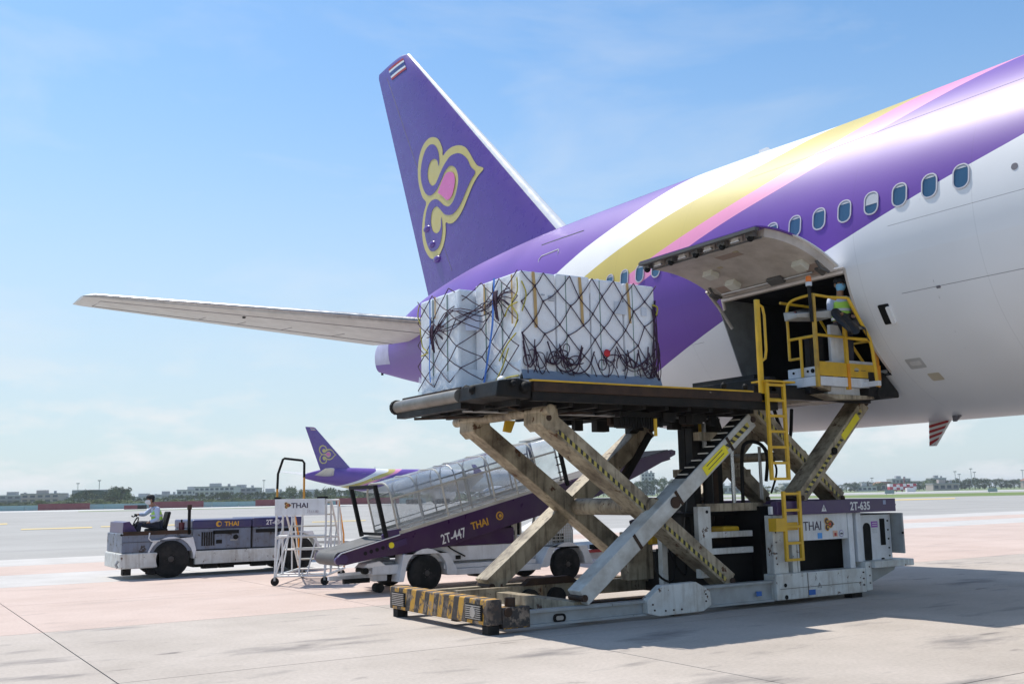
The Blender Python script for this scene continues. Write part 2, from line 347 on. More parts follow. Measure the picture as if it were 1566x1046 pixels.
def slab_mat(x, y):
    if y < 15: return GC
    if x < 17: return {15: GP, 20: GP, 24: GW, 28: GP, 33: GW}[int(y)]
    return {15: GP, 20: GP, 24: GP, 28: GW, 33: GP}[int(y)]
g = .008; SLM = {}
for j in range(len(YL)-1):
    for i in range(len(XL)-1):
        x0, y0, y1 = XL[i], YL[j], YL[j+1]; m = slab_mat(x0, y0); key = (j, m.name)
        if key not in SLM:
            o = B().box(g, 5-g, g, y1-y0-g, -.018, 0).build('concrete_slab', m, apron, local=True); SLM[key] = o
        else:
            o = SLM[key].copy(); COL.objects.link(o)
        o.location = (x0, y0, .0)
B().box(17.3, 140, 37.1, 41.7, -.018, -.001).build('concrete_slab', GW, apron)

# ------------------------------------------------------------------ airliner
XC = 16.5
T_ = [(-38, 5.2), (-36.5, 6.7), (-34, 8.0), (-31, 8.8), (-28, 8.78), (0, 8.78), (11.5, 8.79), (15, 8.90), (19, 9.0), (23, 9.06), (26, 9.02), (30, 8.75), (33, 8.2), (35.4, 7.55)]
B_ = [(-38, 4.7), (-36.5, 3.7), (-34, 3.1), (-31, 2.85), (-28, 2.93), (12.5, 2.93), (14.5, 2.94), (16.6, 3.0), (18.3, 3.18), (21.3, 3.73), (25, 4.42), (32, 5.72), (35.4, 6.47)]
W_ = [(-38, .25), (-36.5, 1.5), (-34, 2.5), (-31, 3.0), (-28, 3.1), (13.8, 3.1), (16.6, 3.04), (18.3, 2.94), (21.3, 2.68), (25, 2.15), (30, 1.25), (33, .65), (35.4, .22)]
def sect(y): t, b = smooth1(T_, y), smooth1(B_, y); return (t+b)/2, (t-b)/2, smooth1(W_, y)
def FS(y, th, off=0.):
    """point on the skin; th in degrees above the widest line on the side facing -X"""
    zc, h, w = sect(y); c, s = math.cos(R_(th)), math.sin(R_(th))
    n = Vector((-c/w, 0, s/h)).normalized()
    return Vector((XC-w*c, y, zc+h*s))+n*off
def FZ(y, z, off=0.):
    zc, h, w = sect(y); return FS(y, math.degrees(math.asin(max(-1, min(1, (z-zc)/h)))), off)

def livery_mat():
    m = bpy.data.materials.new('airliner_livery'); m.use_nodes = True; nt = m.node_tree; L = nt.links.new; p = nt.nodes['Principled BSDF']
    tc = N(nt, 'ShaderNodeTexCoord'); s = N(nt, 'ShaderNodeSeparateXYZ'); L(tc.outputs['Object'], s.inputs[0])
    ny = N(nt, 'ShaderNodeMapRange'); ny.inputs[1].default_value = -5; ny.inputs[2].default_value = 35; L(s.outputs[1], ny.inputs[0])
    def edge(tab):
        f = N(nt, 'ShaderNodeFloatCurve'); c = f.mapping.curves[0]; f.mapping.use_clip = False
        pts = [((y+5)/40, (z-1)/10) for y, z in tab]
        while len(c.points) < len(pts): c.points.new(.5, .5)
        for q, (a, b) in zip(c.points, pts): q.location = (a, b); q.handle_type = 'AUTO'
        f.mapping.update(); L(ny.outputs[0], f.inputs['Value'])
        z = N(nt, 'ShaderNodeMath', operation='MULTIPLY_ADD'); L(f.outputs[0], z.inputs[0]); z.inputs[1].default_value = 10; z.inputs[2].default_value = 1
        g = N(nt, 'ShaderNodeMath', operation='GREATER_THAN'); L(s.outputs[2], g.inputs[0]); L(z.outputs[0], g.inputs[1]); return g.outputs[0]
    E_ = [
     ([(-5, 10.3), (0, 8.85), (4, 7.72), (7.73, 6.64), (9.24, 6.25), (11.26, 5.68), (13.9, 4.93), (16.06, 4.33), (20, 3.3), (26, 2), (35, 1)], (.135, .045, .34)),
     ([(-5, 10.6), (0, 10.3), (4, 9.7), (7.4, 8.72), (8.25, 8.5), (9.3, 8.12), (10.6, 7.66), (12.2, 7.2), (13.81, 6.77), (14.74, 6.49), (16.17, 6.05), (20, 4.9), (26, 3), (35, 1)], (.78, .27, .47)),
     ([(-5, 10.8), (0, 10.3), (5, 9.9), (9.5, 8.72), (10.2, 8.42), (11.0, 8.02), (12.5, 7.48), (13.89, 7.08), (15.82, 6.54), (20, 5.25), (26, 3.3), (35, 1)], (.57, .45, .10)),
     ([(-5, 11), (0, 10.4), (8, 10.0), (11.7, 8.78), (12.3, 8.42), (13.0, 8.05), (14.23, 7.73), (15.15, 7.55), (16.6, 7.15), (18.17, 6.67), (22, 5.4), (28, 4), (35, 2.5)], (.82, .81, .80)),
     ([(-5, 11), (4, 10.6), (13, 9.6), (15.7, 8.9), (16.2, 8.5), (16.8, 8.1), (17.61, 7.75), (18.65, 7.37), (19.21, 7.14), (23, 5.7), (30, 4.0), (35, 3)], (.135, .045, .34))]
    rgb = N(nt, 'ShaderNodeRGB'); rgb.outputs[0].default_value = (.80, .80, .81, 1); c = rgb.outputs[0]
    for tab, col in E_:
        x = N(nt, 'ShaderNodeMix', data_type='RGBA'); L(edge(tab), x.inputs[0]); L(c, x.inputs[6]); x.inputs[7].default_value = (*col, 1); c = x.outputs[2]
    # faint grime, more of it under the belly where fluids run
    n = N(nt, 'ShaderNodeTexNoise'); n.inputs['Scale'].default_value = .5; n.inputs['Detail'].default_value = 3; L(tc.outputs['Object'], n.inputs['Vector'])
    h = N(nt, 'ShaderNodeHueSaturation'); r = N(nt, 'ShaderNodeMapRange'); r.inputs[1].default_value = .3; r.inputs[2].default_value = .7; r.inputs[3].default_value = .93; r.inputs[4].default_value = 1.04
    L(n.outputs[0], r.inputs[0]); jf = N(nt, 'ShaderNodeMath', operation='MULTIPLY'); jf.inputs[1].default_value = 1/2.132; L(s.outputs[1], jf.inputs[0]); jq = N(nt, 'ShaderNodeMath', operation='FRACT'); L(jf.outputs[0], jq.inputs[0]); jl = N(nt, 'ShaderNodeMath', operation='LESS_THAN'); jl.inputs[1].default_value = .005; L(jq.outputs[0], jl.inputs[0])
    jm = N(nt, 'ShaderNodeMath', operation='MULTIPLY_ADD'); jm.inputs[1].default_value = -.12; L(jl.outputs[0], jm.inputs[0]); L(r.outputs[0], jm.inputs[2]); L(jm.outputs[0], h.inputs['Value']); L(c, h.inputs['Color']); L(h.outputs[0], p.inputs['Base Color'])
    p.inputs['Specular IOR Level'].default_value = .45; p.inputs['Coat Weight'].default_value = .08; p.inputs['Coat Roughness'].default_value = .12
    r2 = N(nt, 'ShaderNodeMapRange'); r2.inputs[1].default_value = .3; r2.inputs[2].default_value = .7; r2.inputs[3].default_value = .42; r2.inputs[4].default_value = .50; L(n.outputs[0], r2.inputs[0]); L(r2.outputs[0], p.inputs['Roughness'])
    n5 = N(nt, 'ShaderNodeTexNoise'); n5.inputs['Scale'].default_value = .8; n5.inputs['Detail'].default_value = 0; L(tc.outputs['Object'], n5.inputs['Vector'])
    b = N(nt, 'ShaderNodeBump'); b.inputs['Strength'].default_value = .10; b.inputs['Distance'].default_value = .03; L(n5.outputs[0], b.inputs['Height']); L(b.outputs[0], p.inputs['Normal'])
    return m
ML = livery_mat()
MAPU = mat('airliner_purple_paint', (.105, .042, .28), .3, grain=.03)
MAGR = mat('airliner_grey_paint', (.58, .56, .53), .4, dirt=((.45, .42, .38), .4, 1.2))
MAWH = mat('airliner_white_paint', (.82, .82, .82), .3, grain=.03)
MAYE = mat('emblem_gold', (.60, .49, .15), .35, grain=.02)
MAPK = mat('emblem_pink', (.72, .16, .42), .35, grain=.02)
MFPU = mat('emblem_purple', (.105, .042, .28), .3, grain=.03)
MNAV = mat('flag_navy', (.03, .05, .22), .4, grain=0)
MLIN = mat('panel_seam', (.16, .15, .17), .6, grain=0)
MWF = mat('window_frame_paint', (.52, .50, .54), .4, grain=0)
MWP = bpy.data.materials.new('cabin_window_pane'); MWP.use_nodes = True
_p = MWP.node_tree.nodes['Principled BSDF']; _p.inputs['Base Color'].default_value = (.03, .085, .16, 1); _p.inputs['Roughness'].default_value = .08; _p.inputs['Coat Weight'].default_value = .5
MSHADE = mat('window_shade', (.45, .47, .5), .5, grain=0)
MDI = mat('door_liner', (.56, .50, .45), .6, dirt=((.30, .25, .2), .55, 3))
MJ = mat('bay_lining', (.28, .28, .28), .6, dirt=((.14, .13, .12), .6, 3))

DY0, DY1, DT0, DT1 = 10.93, 13.80, -10.2, -48.5     # cargo door opening
def fuselage(parent, hole):
    ys = sorted(set([-38, -37.6, -37, -36.3, -35.5, -34.5, -33.5, -32, -30, -27]+[-24+3*i for i in range(8)]+[-1+.75*i for i in range(15)]+[DY0, DY1]+[11.6, 12.4, 13.1]+[14.5+.7*i for i in range(30)]+[35.4]))
    ths = sorted(set([DT0, DT1]+[DT1-3.4*i for i in range(1, 13)]+[DT1+(DT0-DT1)*i/9 for i in range(10)]+[DT0+3.35*i for i in range(1, 31)]+[91+4.4*i for i in range(41)]))
    ths = [t for t in ths if t < 360+min(ths)-1.5]
    b = B(); n = len(ths)
    for y in ys:
        for t in ths: b.v.append(tuple(FS(y, t)))
    for i in range(len(ys)-1):
        for j in range(n):
            if hole and ys[i] >= DY0-1e-6 and ys[i+1] <= DY1+1e-6 and ths[j] >= DT1-1e-6 and j+1 < n and ths[j+1] <= DT0+1e-6: continue
            b.f.append((i*n+j, i*n+(j+1) % n, (i+1)*n+(j+1) % n, (i+1)*n+j))
    b.f.append(tuple(range(n))); b.f.append(tuple((len(ys)-1)*n+j for j in range(n)))
    o = b.build('fuselage', ML, parent, smooth=True); return o

# vertical fin
def fin_le(z): return lerp1([(7.6, 20.9), (9.11, 22.76), (18.38, 32.86)], z)
def fin_te(z): return lerp1([(7.6, 30.9), (8.88, 31.46), (18.43, 35.58)], z)
def naca(x): return 5*(.2969*math.sqrt(max(x, 0))-.126*x-.3516*x*x+.2843*x**3-.1036*x**4)
def fin_x(y, z, off=.0):
    a, e = fin_le(z), fin_te(z); c = e-a; x = max(0, min(1, (y-a)/c)); return XC-naca(x)*c*.098-off
def foil(name, m, parent, stations, c0, c1, nc=14, tip=False):
    """stations: (LE point, TE point, thickness ratio, thickness direction) lofted; only chord fractions c0..c1"""
    cs = [c0+(c1-c0)*(i/nc)**1.5 for i in range(nc+1)]; b = B(); ring = 2*(nc+1)
    for le, te, tr, nd in stations:
        le, te, nd = Vector(le), Vector(te), Vector(nd); ch = (te-le).length
        for sgn in (1, -1):
            for c in (cs if sgn == 1 else cs[::-1]): b.v.append(tuple(le+(te-le)*c+nd*(sgn*naca(c)*ch*tr)))
    for i in range(len(stations)-1):
        for j in range(ring): b.f.append((i*ring+j, i*ring+(j+1) % ring, (i+1)*ring+(j+1) % ring, (i+1)*ring+j))
    b.f.append(tuple(range(ring))); b.f.append(tuple((len(stations)-1)*ring+j for j in range(ring)))
    return b.build(name, m, parent, smooth=True)
def decal(name, pts, m, parent, off):
    """flat print on the fin: polygon in (y, z) draped on the fin skin"""
    bm = bmesh.new(); vs = [bm.verts.new((0, y, z)) for y, z in pts]
    for t_ in tess(pts): bm.faces.new([vs[i] for i in t_])
    for ax, lo, hi, st in ((1, 26, 36, .3), (2, 9, 19, .6)):
        k = lo
        while k < hi:
            co = [0, 0, 0]; co[ax] = k; no = [0, 0, 0]; no[ax] = 1
            bmesh.ops.bisect_plane(bm, geom=bm.verts[:]+bm.edges[:]+bm.faces[:], plane_co=co, plane_no=no); k += st
    for v in bm.verts: v.co.x = fin_x(v.co.y, v.co.z, off)-WLOC[parent.name].x; 
    for v in bm.verts: v.co.y -= WLOC[parent.name].y; v.co.z -= WLOC[parent.name].z
    me = bpy.data.meshes.new(name); bm.to_mesh(me); bm.free(); me.materials.append(m)
    o = bpy.data.objects.new(name, me); COL.objects.link(o); o.parent = parent; WLOC[o.name] = WLOC[parent.name]; return o
def sm2(P, k=5):
    c3 = [(a, b, 0) for a, b in P]
    if P is EM_P: V = catmull(c3[:41], k)[:-1]+catmull(c3[40:], k)
    elif P is EM_K: V = catmull(c3+c3[:1], k)[:-1]
    else: V = catmull(c3, k, True)
    return [(v.x, v.y) for v in V]
def tess(P):
    from mathutils.geometry import tessellate_polygon
    return tessellate_polygon([[Vector((a, b, 0)) for a, b in P]])
EM_Y=[(29.69,13.33),(29.41,13.41),(29.04,13.44),(28.58,13.36),(28.19,13.18),(27.89,12.9),(27.64,12.6),(27.35,12.3),(26.98,12.09),(27.28,11.92),(27.58,11.7),(27.93,11.35),(28.28,11.04),(28.64,10.86),(29.0,10.79),(29.32,10.84),(29.58,10.93),(29.6,10.64),(29.75,10.3),(30.04,10.05),(30.37,9.91),(30.71,9.92),(31.06,10.05),(31.4,10.34),(31.6,10.67),(31.67,11.02),(31.62,11.35),(31.44,11.74),(31.18,12.05),(31.48,12.33),(31.71,12.73),(31.83,13.15),(31.8,13.54),(31.62,13.93),(31.26,14.21),(30.8,14.3),(30.4,14.22),(30.06,14.04),(29.83,13.77),(29.72,13.55)]
EM_P=[(30.01,13.04),(29.97,13.27),(30.02,13.54),(30.19,13.8),(30.45,13.97),(30.77,14.03),(31.11,13.93),(31.4,13.64),(31.55,13.27),(31.5,12.87),(31.25,12.47),(30.9,12.24),(30.55,12.2),(30.21,12.27),(29.85,12.48),(29.56,12.7),(29.28,12.8),(29.05,12.78),(28.78,12.64),(28.6,12.38),(28.56,12.1),(28.69,11.78),(28.91,11.54),(29.22,11.43),(29.45,11.47),(29.72,11.6),(30.05,11.83),(30.34,11.96),(30.68,11.99),(30.98,11.91),(31.21,11.68),(31.36,11.33),(31.39,10.96),(31.25,10.59),(31.0,10.3),(30.66,10.18),(30.32,10.2),(30.08,10.33),(29.9,10.61),(29.85,10.93),(29.91,11.24),(29.94,11.13),(29.97,10.91),(30.1,10.78),(30.36,10.75),(30.65,10.9),(30.79,11.15),(30.79,11.39),(30.64,11.63),(30.31,11.69),(30.06,11.57),(29.87,11.42),(29.64,11.25),(29.31,11.13),(28.95,11.09),(28.54,11.2),(28.23,11.41),(27.92,11.7),(27.66,11.92),(27.44,12.1),(27.73,12.36),(27.94,12.65),(28.2,12.88),(28.5,13.05),(28.82,13.13),(29.18,13.13),(29.56,12.98),(29.84,12.81),(30.07,12.64),(30.28,12.51),(30.56,12.5),(30.81,12.68),(30.94,12.95),(30.88,13.22),(30.66,13.41),(30.35,13.41),(30.12,13.28),(30.04,13.1)]
EM_K=[(30.11,12.12),(29.8,12.4),(29.47,12.61),(29.13,12.59),(28.86,12.45),(28.77,12.21),(28.84,11.95),(29.03,11.71),(29.35,11.66),(29.63,11.82),(29.86,11.98)]
def emblem(x, y, z, w, parent, cols, local=False):
    """the three-petal emblem printed on a panel facing -Y, its point to +X"""
    k = w/4.9; off = Vector((0, 0, 0)) if local else WLOC[parent.name]
    for i, (P, m, nm) in enumerate(((EM_Y, cols[0], 'emblem_outline'), (EM_P, cols[1], 'emblem_field'), (EM_K, cols[2], 'emblem_petal'))):
        b = B(); P = sm2(P, 2); b.add([(x+(31.83-a)*k, y-.002-.002*i, z+(c-12.1)*k) for a, c in P], tess(P))
        o = b.build(nm, m, parent, local=local)
def fin_parts(A):
    st = [((XC, fin_le(z), z), (XC, fin_te(z), z), .098, (1, 0, 0)) for z in (7.6, 9.05, 11, 13, 15, 17, 18.3)]
    tip = ((XC, 33.3, 18.45), (XC, 35.5, 18.47), .06, (1, 0, 0))
    fin = foil('vertical_fin', MAPU, A, st+[tip], .034, 1)
    le = foil('fin_leading_edge', MAWH, fin, [st[1]]+st[2:]+[tip], 0, .033, 6)
    decal('emblem_outline', sm2(EM_Y), MAYE, fin, .012); decal('emblem_field', sm2(EM_P), MFPU, fin, .022); decal('emblem_petal', sm2(EM_K), MAPK, fin, .032)
    a, b_, c, d = [Vector(q) for q in ((34.4, 18.27), (33.07, 18.22), (32.74, 17.65), (34.07, 17.70))]
    for i, (t0, t1, m) in enumerate(((0, .18, MRED), (.18, .34, MAWH), (.34, .66, MNAV), (.66, .82, MAWH), (.82, 1, MRED))):
        q = [a.lerp(d, t0), b_.lerp(c, t0), b_.lerp(c, t1), a.lerp(d, t1)]
        decal('flag_stripe', [tuple(v) for v in q], m, fin, .014)
    # rudder hinge line and actuator fairings
    P = [(fin_te(z)-(fin_te(z)-fin_le(z))*.27, z) for z in [9.2+.8*i for i in range(12)]]
    t = B(); t.tube([(fin_x(y, z, .0), y, z) for y, z in P], .012, 5); t.build('rudder_hinge_seam', MLIN, fin)
    for y, z in ((31.15, 11.1), (30.75, 10.45), (30.4, 9.85)):
        f = B(); x = fin_x(y, z, 0); f.ball((x-.02, y, z), .09, .26, .12, 10, 6); f.build('hinge_fairing', MAPU, fin, smooth=True)
    return fin
def stabiliser(A, s):
    """s=-1: the side facing the camera"""
    st = []
    for f in (0, .15, .4, .7, .97, 1.0):
        x = 1.1+(10.75-1.1)*f; le = (XC+s*x, 28.2+6.62*f+(.25 if f == 1 else 0), 7.22+1.23*f); te = (XC+s*x, 33.65+3.63*f-(.1 if f == 1 else 0), 7.22+1.30*f)
        st.append((le, te, .10 if f < 1 else .04, (0, 0, 1)))
    o = foil('tail_stabiliser', MAGR, A, st, .035, 1); foil('stabiliser_leading_edge', MSTL, o, st, 0, .034, 5)
    b = B()
    for f in (.05, .3, .55, .8):
        le, te = Vector((XC+s*(1.1+9.65*f), 28.2+6.62*f, 7.22+1.23*f)), Vector((XC+s*(1.1+9.65*f), 33.65+3.63*f, 7.22+1.3*f))
    def low(f, c): 
        x = 1.1+9.65*f; yl, yt = 28.2+6.62*f, 33.65+3.63*f; ch = yt-yl
        return (XC+s*x, yl+ch*c, 7.22+1.23*f+.07*f*c-naca(c)*ch*.10-.004)
    b.tube([low(f, .70) for f in (.0, .25, .5, .75, .95)], .014, 4)
    b.tube([low(f, .16) for f in (.0, .25, .5, .75, .95)], .010, 4)
    for f in (.2, .36, .5, .62, .95): b.tube([low(f, c) for c in (.18, .5, .7)] if f == .95 else [low(f, c) for c in (.45, .58, .69)], .010, 4)
    b.build('elevator_seam', MLIN, o)
    B().ball(low(.53, .22), .06, .10, .04, 8, 5).build('access_port', MDK, o, smooth=True)
    return o

AIR = thing('airliner', (XC, 0, 0), 'large purple and white airliner being loaded through its open side cargo door', 'airliner')
ML_off = AIR
FUS = fuselage(AIR, True)
fin_parts(AIR); stabiliser(AIR, -1); stabiliser(AIR, 1)
# cabin windows: frame proud of the skin, recessed pane
def rr(y, z, hw, hh, k, n=6):
    pts = []
    for cx, cz, a0 in ((hw-k, hh-k, 0), (-hw+k, hh-k, 90), (-hw+k, -hh+k, 180), (hw-k, -hh+k, 270)):
        for i in range(n+1):
            a = R_(a0+90*i/n); pts.append((y+cx+k*math.cos(a), z+cz+k*math.sin(a)))
    return pts
wz = 6.27; k = 0
wy = 8.69
while wy < 18.4:
    o1 = rr(wy, wz, .14, .195, .125); o2 = rr(wy, wz, .118, .173, .104); o3 = rr(wy, wz, .112, .167, .10); n = len(o1)
    b = B(); b.add([FZ(y, z, .003) for y, z in o1]+[FZ(y, z, .016) for y, z in o1]+[FZ(y, z, .016) for y, z in o2]+[FZ(y, z, .002) for y, z in o2],
       [(r_*n+i, r_*n+(i+1) % n, (r_+1)*n+(i+1) % n, (r_+1)*n+i) for r_ in range(3) for i in range(n)])
    fr = b.build('window', MWF, AIR, smooth=True)
    b = B(); b.add([FZ(y, z, .005) for y, z in o2], [tuple(range(n))]); b.build('pane', MWP, fr)
    dn = {3: .17, 2: .03, 1: .03, 4: .03, 5: .03, 6: .03}.get(k, .02)*1.
    if k in (3,):
        q = [(y, max(z, wz-.02)) for y, z in o3]; b = B(); b.add([FZ(y, z, .0075) for y, z in q], [tuple(range(n))]); b.build('shade', MSHADE, fr)
    else:
        q = [(y, max(z, wz+.125)) for y, z in o3]; b = B(); b.add([FZ(y, z, .0075) for y, z in q], [tuple(range(n))]); b.build('shade', MSHADE, fr)
    wy += .533; k += 1
# skin seams, small doors and ports
def seam(P, r=.006, name='skin_seam', m=MLIN):
    return B().tube([FZ(y, z, -.003) if abs(z) < 90 else FS(y, z-100, -.003) for y, z in P], r, 4).build(name, m, AIR)
seam([(y, 7.66) for y in [2+.5*i for i in range(24)]]); seam([(y, 8.72) for y in [2+.6*i for i in range(40)]], .005)
seam([(y, 5.82) for y in [2+.5*i for i in range(17)]], .004); seam([(y, 4.76) for y in [2+.5*i for i in range(17)]], .005); seam([(y, 4.62) for y in (14.6, 16, 17.5, 19)], .004)
for y in (9.4, 5.0): seam([(y, z) for z in [3.6+.25*i for i in range(12)]], .003)
seam([(19.2+.4*i, 8.0+.02*i) for i in range(6)], .02, 'skin_slot')
seam([(5.2+.4*i, 8.16) for i in range(6)], .015, 'skin_slot')
ed = B().tube([FZ(y, z, .004) for y, z in ((19.9, 6.3), (19.9, 7.6), (19.95, 7.68), (20.75, 7.68), (20.8, 7.6), (20.8, 6.3))], .018, 5).build('rear_door_outline', MWF, AIR)
def plate(name, y, z, hw, hh, off, m, parent, k=.02):
    P = rr(y, z, hw, hh, k, 3); n = len(P)
    return B().add([FZ(a, c, -.01) for a, c in P]+[FZ(a, c, off) for a, c in P], [tuple(range(n, 2*n))]+[(i, (i+1) % n, n+(i+1) % n, n+i) for i in range(n)]).build(name, m, parent)
ph = plate('handle_recess', 10.40, 4.51, .10, .15, .014, MDK, AIR); plate('handle_flap', 10.32, 4.49, .035, .13, .04, MAWH, ph)
plate('static_port', 7.86, 6.18, .05, .05, .004, MLIN, AIR, .045)
pl_ = plate('placard', 10.38, 3.74, .15, .075, .002, mat('placard_grey', (.48, .47, .46), .5), AIR); plate('placard_text', 10.38, 3.74, .10, .03, .003, mat('placard_lighter', (.64, .62, .6), .5), pl_)
plate('placard', 10.22, 3.52, .11, .055, .002, mat('placard_tan', (.55, .48, .36), .5), AIR)
plate('drain_port', 9.35, 4.75, .035, .02, .006, MLIN, AIR, .01); plate('drain_port', 7.9, 3.6, .02, .02, .006, MLIN, AIR, .015)
# belly antennas
def blade(y, h, ch, m, name, t=.03, x=None, sw=.3):
    x = XC if x is None else x; zb = sect(y)[0]-sect(y)[1]*math.sqrt(max(0, 1-((x-XC)/sect(y)[2])**2))+.04
    return B().add([(x-t, y-ch/2, zb), (x+t, y-ch/2, zb), (x+t, y+ch/2, zb), (x-t, y+ch/2, zb), (x-t*.5, y-ch*.1+sw*ch, zb-h), (x+t*.5, y-ch*.1+sw*ch, zb-h), (x+t*.5, y+ch*.2+sw*ch, zb-h), (x-t*.5, y+ch*.2+sw*ch, zb-h)],
        [(3, 2, 1, 0), (4, 5, 6, 7), (0, 1, 5, 4), (1, 2, 6, 5), (2, 3, 7, 6), (3, 0, 4, 7)]).build(name, m, AIR)
zb = sect(11.5)[0]-sect(11.5)[1]; mF = lambda t: (11.28+.36*t, zb+.03-.47*t); mA = lambda t: (11.72+.03*t, zb+.03-.47*t)
mast = B().prism([mF(0), mA(0), mA(1), mF(1)], 0, XC-.03, XC+.03).build('drain_mast', mat('mast_white', (.7, .68, .66), .5), AIR)
for i in range(4):
    t = .02+.21*i; Q = [mF(t+.02), mF(t+.12), mA(t+.28 if i < 3 else .99), mA(t+.17 if i < 3 else .84)]
    for xs in (-.033, .033): B().add([(XC+xs, y, z) for y, z in Q], [(0, 1, 2, 3)]).build('mast_stripe', MRED, mast)
for y in (10.8, 13.4): blade(y, .14, .2, MLIN, 'belly_antenna', .03, XC-.5)
zt = sect(17)[0]+sect(17)[1]
B().add([(XC-.03, 14.9, zt-.05), (XC+.03, 14.9, zt-.05), (XC+.03, 15.5, zt-.05), (XC-.03, 15.5, zt-.05), (XC-.015, 15.25, zt+.3), (XC+.015, 15.25, zt+.3), (XC+.015, 15.5, zt+.3), (XC-.015, 15.5, zt+.3)],
   [(0, 1, 2, 3), (4, 5, 6, 7), (0, 1, 5, 4), (1, 2, 6, 5), (2, 3, 7, 6), (3, 0, 4, 7)]).build('roof_antenna', MAWH, AIR)
B().cyl((XC, 35.2, 6.55), (XC, 35.2, 6.35), .05, 8).build('tail_skid_light', MDK, AIR)
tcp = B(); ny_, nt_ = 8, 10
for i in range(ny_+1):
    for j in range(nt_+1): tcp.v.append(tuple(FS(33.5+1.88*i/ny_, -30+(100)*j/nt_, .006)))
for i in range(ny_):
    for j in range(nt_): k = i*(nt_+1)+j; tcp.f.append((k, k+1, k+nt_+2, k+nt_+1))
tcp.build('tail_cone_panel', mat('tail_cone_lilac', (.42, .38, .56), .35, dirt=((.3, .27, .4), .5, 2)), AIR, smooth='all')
# cargo bay behind the opening (inner lining, real box inside the hull)
y0, y1 = DY0+.02, DY1-.02; zf = 3.62; zc_ = 5.30
prof = [(DT1+(DT0-DT1)*i/8) for i in range(9)]
for y in (y0, y1):      # jamb walls follow the skin and run inwards
    bb = B(); k = 0; pts = [tuple(FS(y, t, -.02)) for t in prof]
    bb.v += pts+[(14.42, y, zc_), (14.42, y, zf)]; bb.f.append(tuple(range(k, k+len(pts)+2))); bb.build('bay_side_wall', MJ, AIR)
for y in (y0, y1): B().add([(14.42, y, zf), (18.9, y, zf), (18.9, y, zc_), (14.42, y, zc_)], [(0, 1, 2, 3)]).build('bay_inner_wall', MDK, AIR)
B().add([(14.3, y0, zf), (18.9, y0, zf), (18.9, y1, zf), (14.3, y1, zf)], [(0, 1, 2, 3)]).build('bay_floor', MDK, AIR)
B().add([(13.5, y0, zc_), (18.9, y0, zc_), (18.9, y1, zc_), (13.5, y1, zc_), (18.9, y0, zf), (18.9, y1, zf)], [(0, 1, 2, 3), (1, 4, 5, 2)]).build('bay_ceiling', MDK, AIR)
# frame of the opening
fr = B()
for y in (DY0, DY1): fr.tube([FS(y, t, -.02) for t in prof], .035, 6)
for t in (DT0, DT1): fr.tube([FS(DY0+(DY1-DY0)*i/6, t, -.02) for i in range(7)], .035, 6)
fr.build('opening_frame', MDI, AIR)
B().beam((13.62, DY1-.03, 5.15), (14.2, DY1-.03, 3.7), .02, .5).build('bay_edge_liner', MJ, AIR)

# the cargo door itself, swung up on its hinge
HX, HZ = FS(12.4, DT0)[0]-.03, FS(12.4, DT0)[2]+.02
ANG = R_(-134.2)
def DP(y, t, off):
    p = FS(12.4, t, off); dx, dz = p.x-HX, p.z-HZ; c, s = math.cos(ANG), math.sin(ANG)
    return Vector((HX+dx*c-dz*s, y, HZ+dx*s+dz*c))
dt = [DT0-.6+(DT1-DT0+.6)*i/16 for i in range(17)]; yd0, yd1 = DY0+.02, DY1-.02
b = B()
for y in (yd0, yd1):
    for t in dt: b.v.append(tuple(DP(y, t, 0)))
n = len(dt); b.f += [(i, i+1, n+i+1, n+i) for i in range(n-1)]
k = len(b.v)
for y in (yd0, yd1):
    for t in dt: b.v.append(tuple(DP(y, t, -.022)))
b.f += [(k+i, k+i+1, k+n+i+1, k+n+i) for i in range(n-1)]
for base in (0, n): b.f += [(base+i, base+i+1, k+base+i+1, k+base+i) for i in range(n-1)]
b.f += [(0, n, k+n, k), (n-1, 2*n-1, k+2*n-1, k+n-1)]
DOOR = b.build('cargo_door', ML, AIR, smooth=True)
MEDGE = mat('door_edge_dark', (.10, .095, .09), .6)
b = B(); ip = .05; dti = [DT0-1.2+(DT1+4.6-DT0+1.2)*i/16 for i in range(17)]        # inner pan
rows = [(yd0+ip, -.022), (yd0+ip+.03, -.15), (yd1-ip-.03, -.15), (yd1-ip, -.022)]
for y, o_ in rows:
    for t in dti: b.v.append(tuple(DP(y, t, o_)))
n = len(dti)
for r_ in range(3): b.f += [(r_*n+i, r_*n+i+1, (r_+1)*n+i+1, (r_+1)*n+i) for i in range(n-1)]
b.f += [(0, n, 2*n, 3*n), (n-1, 2*n-1, 3*n-1, 4*n-1)]
b.build('door_liner', MDI, DOOR, smooth=True)
# rim strip and latches along the lower edge
b = B()
for t in (DT1+.25,): b.beam(DP(yd0, t, -.05), DP(yd1, t, -.05), .05, .09, up=(0, 0, 1))
b.build('door_rim', MEDGE, DOOR)
for i in range(9):
    y = yd0+.17+i*.315; a = DP(y, DT1+2.6, -.085); q = DP(y+.16, DT1+2.6, -.085)
    lb = B().beam(a, q, .10, .11, up=(0, 0, 1)).build('latch_box', MDI if i % 2 else MEDGE, DOOR, bevel=.01)
    if i % 2 == 0: B().ball(DP(y+.08, DT1+2.2, -.15), .055, .06, .055, 8, 6).build('latch_roller', MDK, lb, smooth=True)
    else: B().cyl(DP(y-.02, DT1+1.9, -.13), DP(y+.18, DT1+1.9, -.13), .02, 6).build('latch_pin', MSTL, lb)
B().tube([DP(yd0+.1, DT1+4.0, -.155), DP(yd1-.1, DT1+4.0, -.155)], .014, 6).build('latch_rod', MEDGE, DOOR)
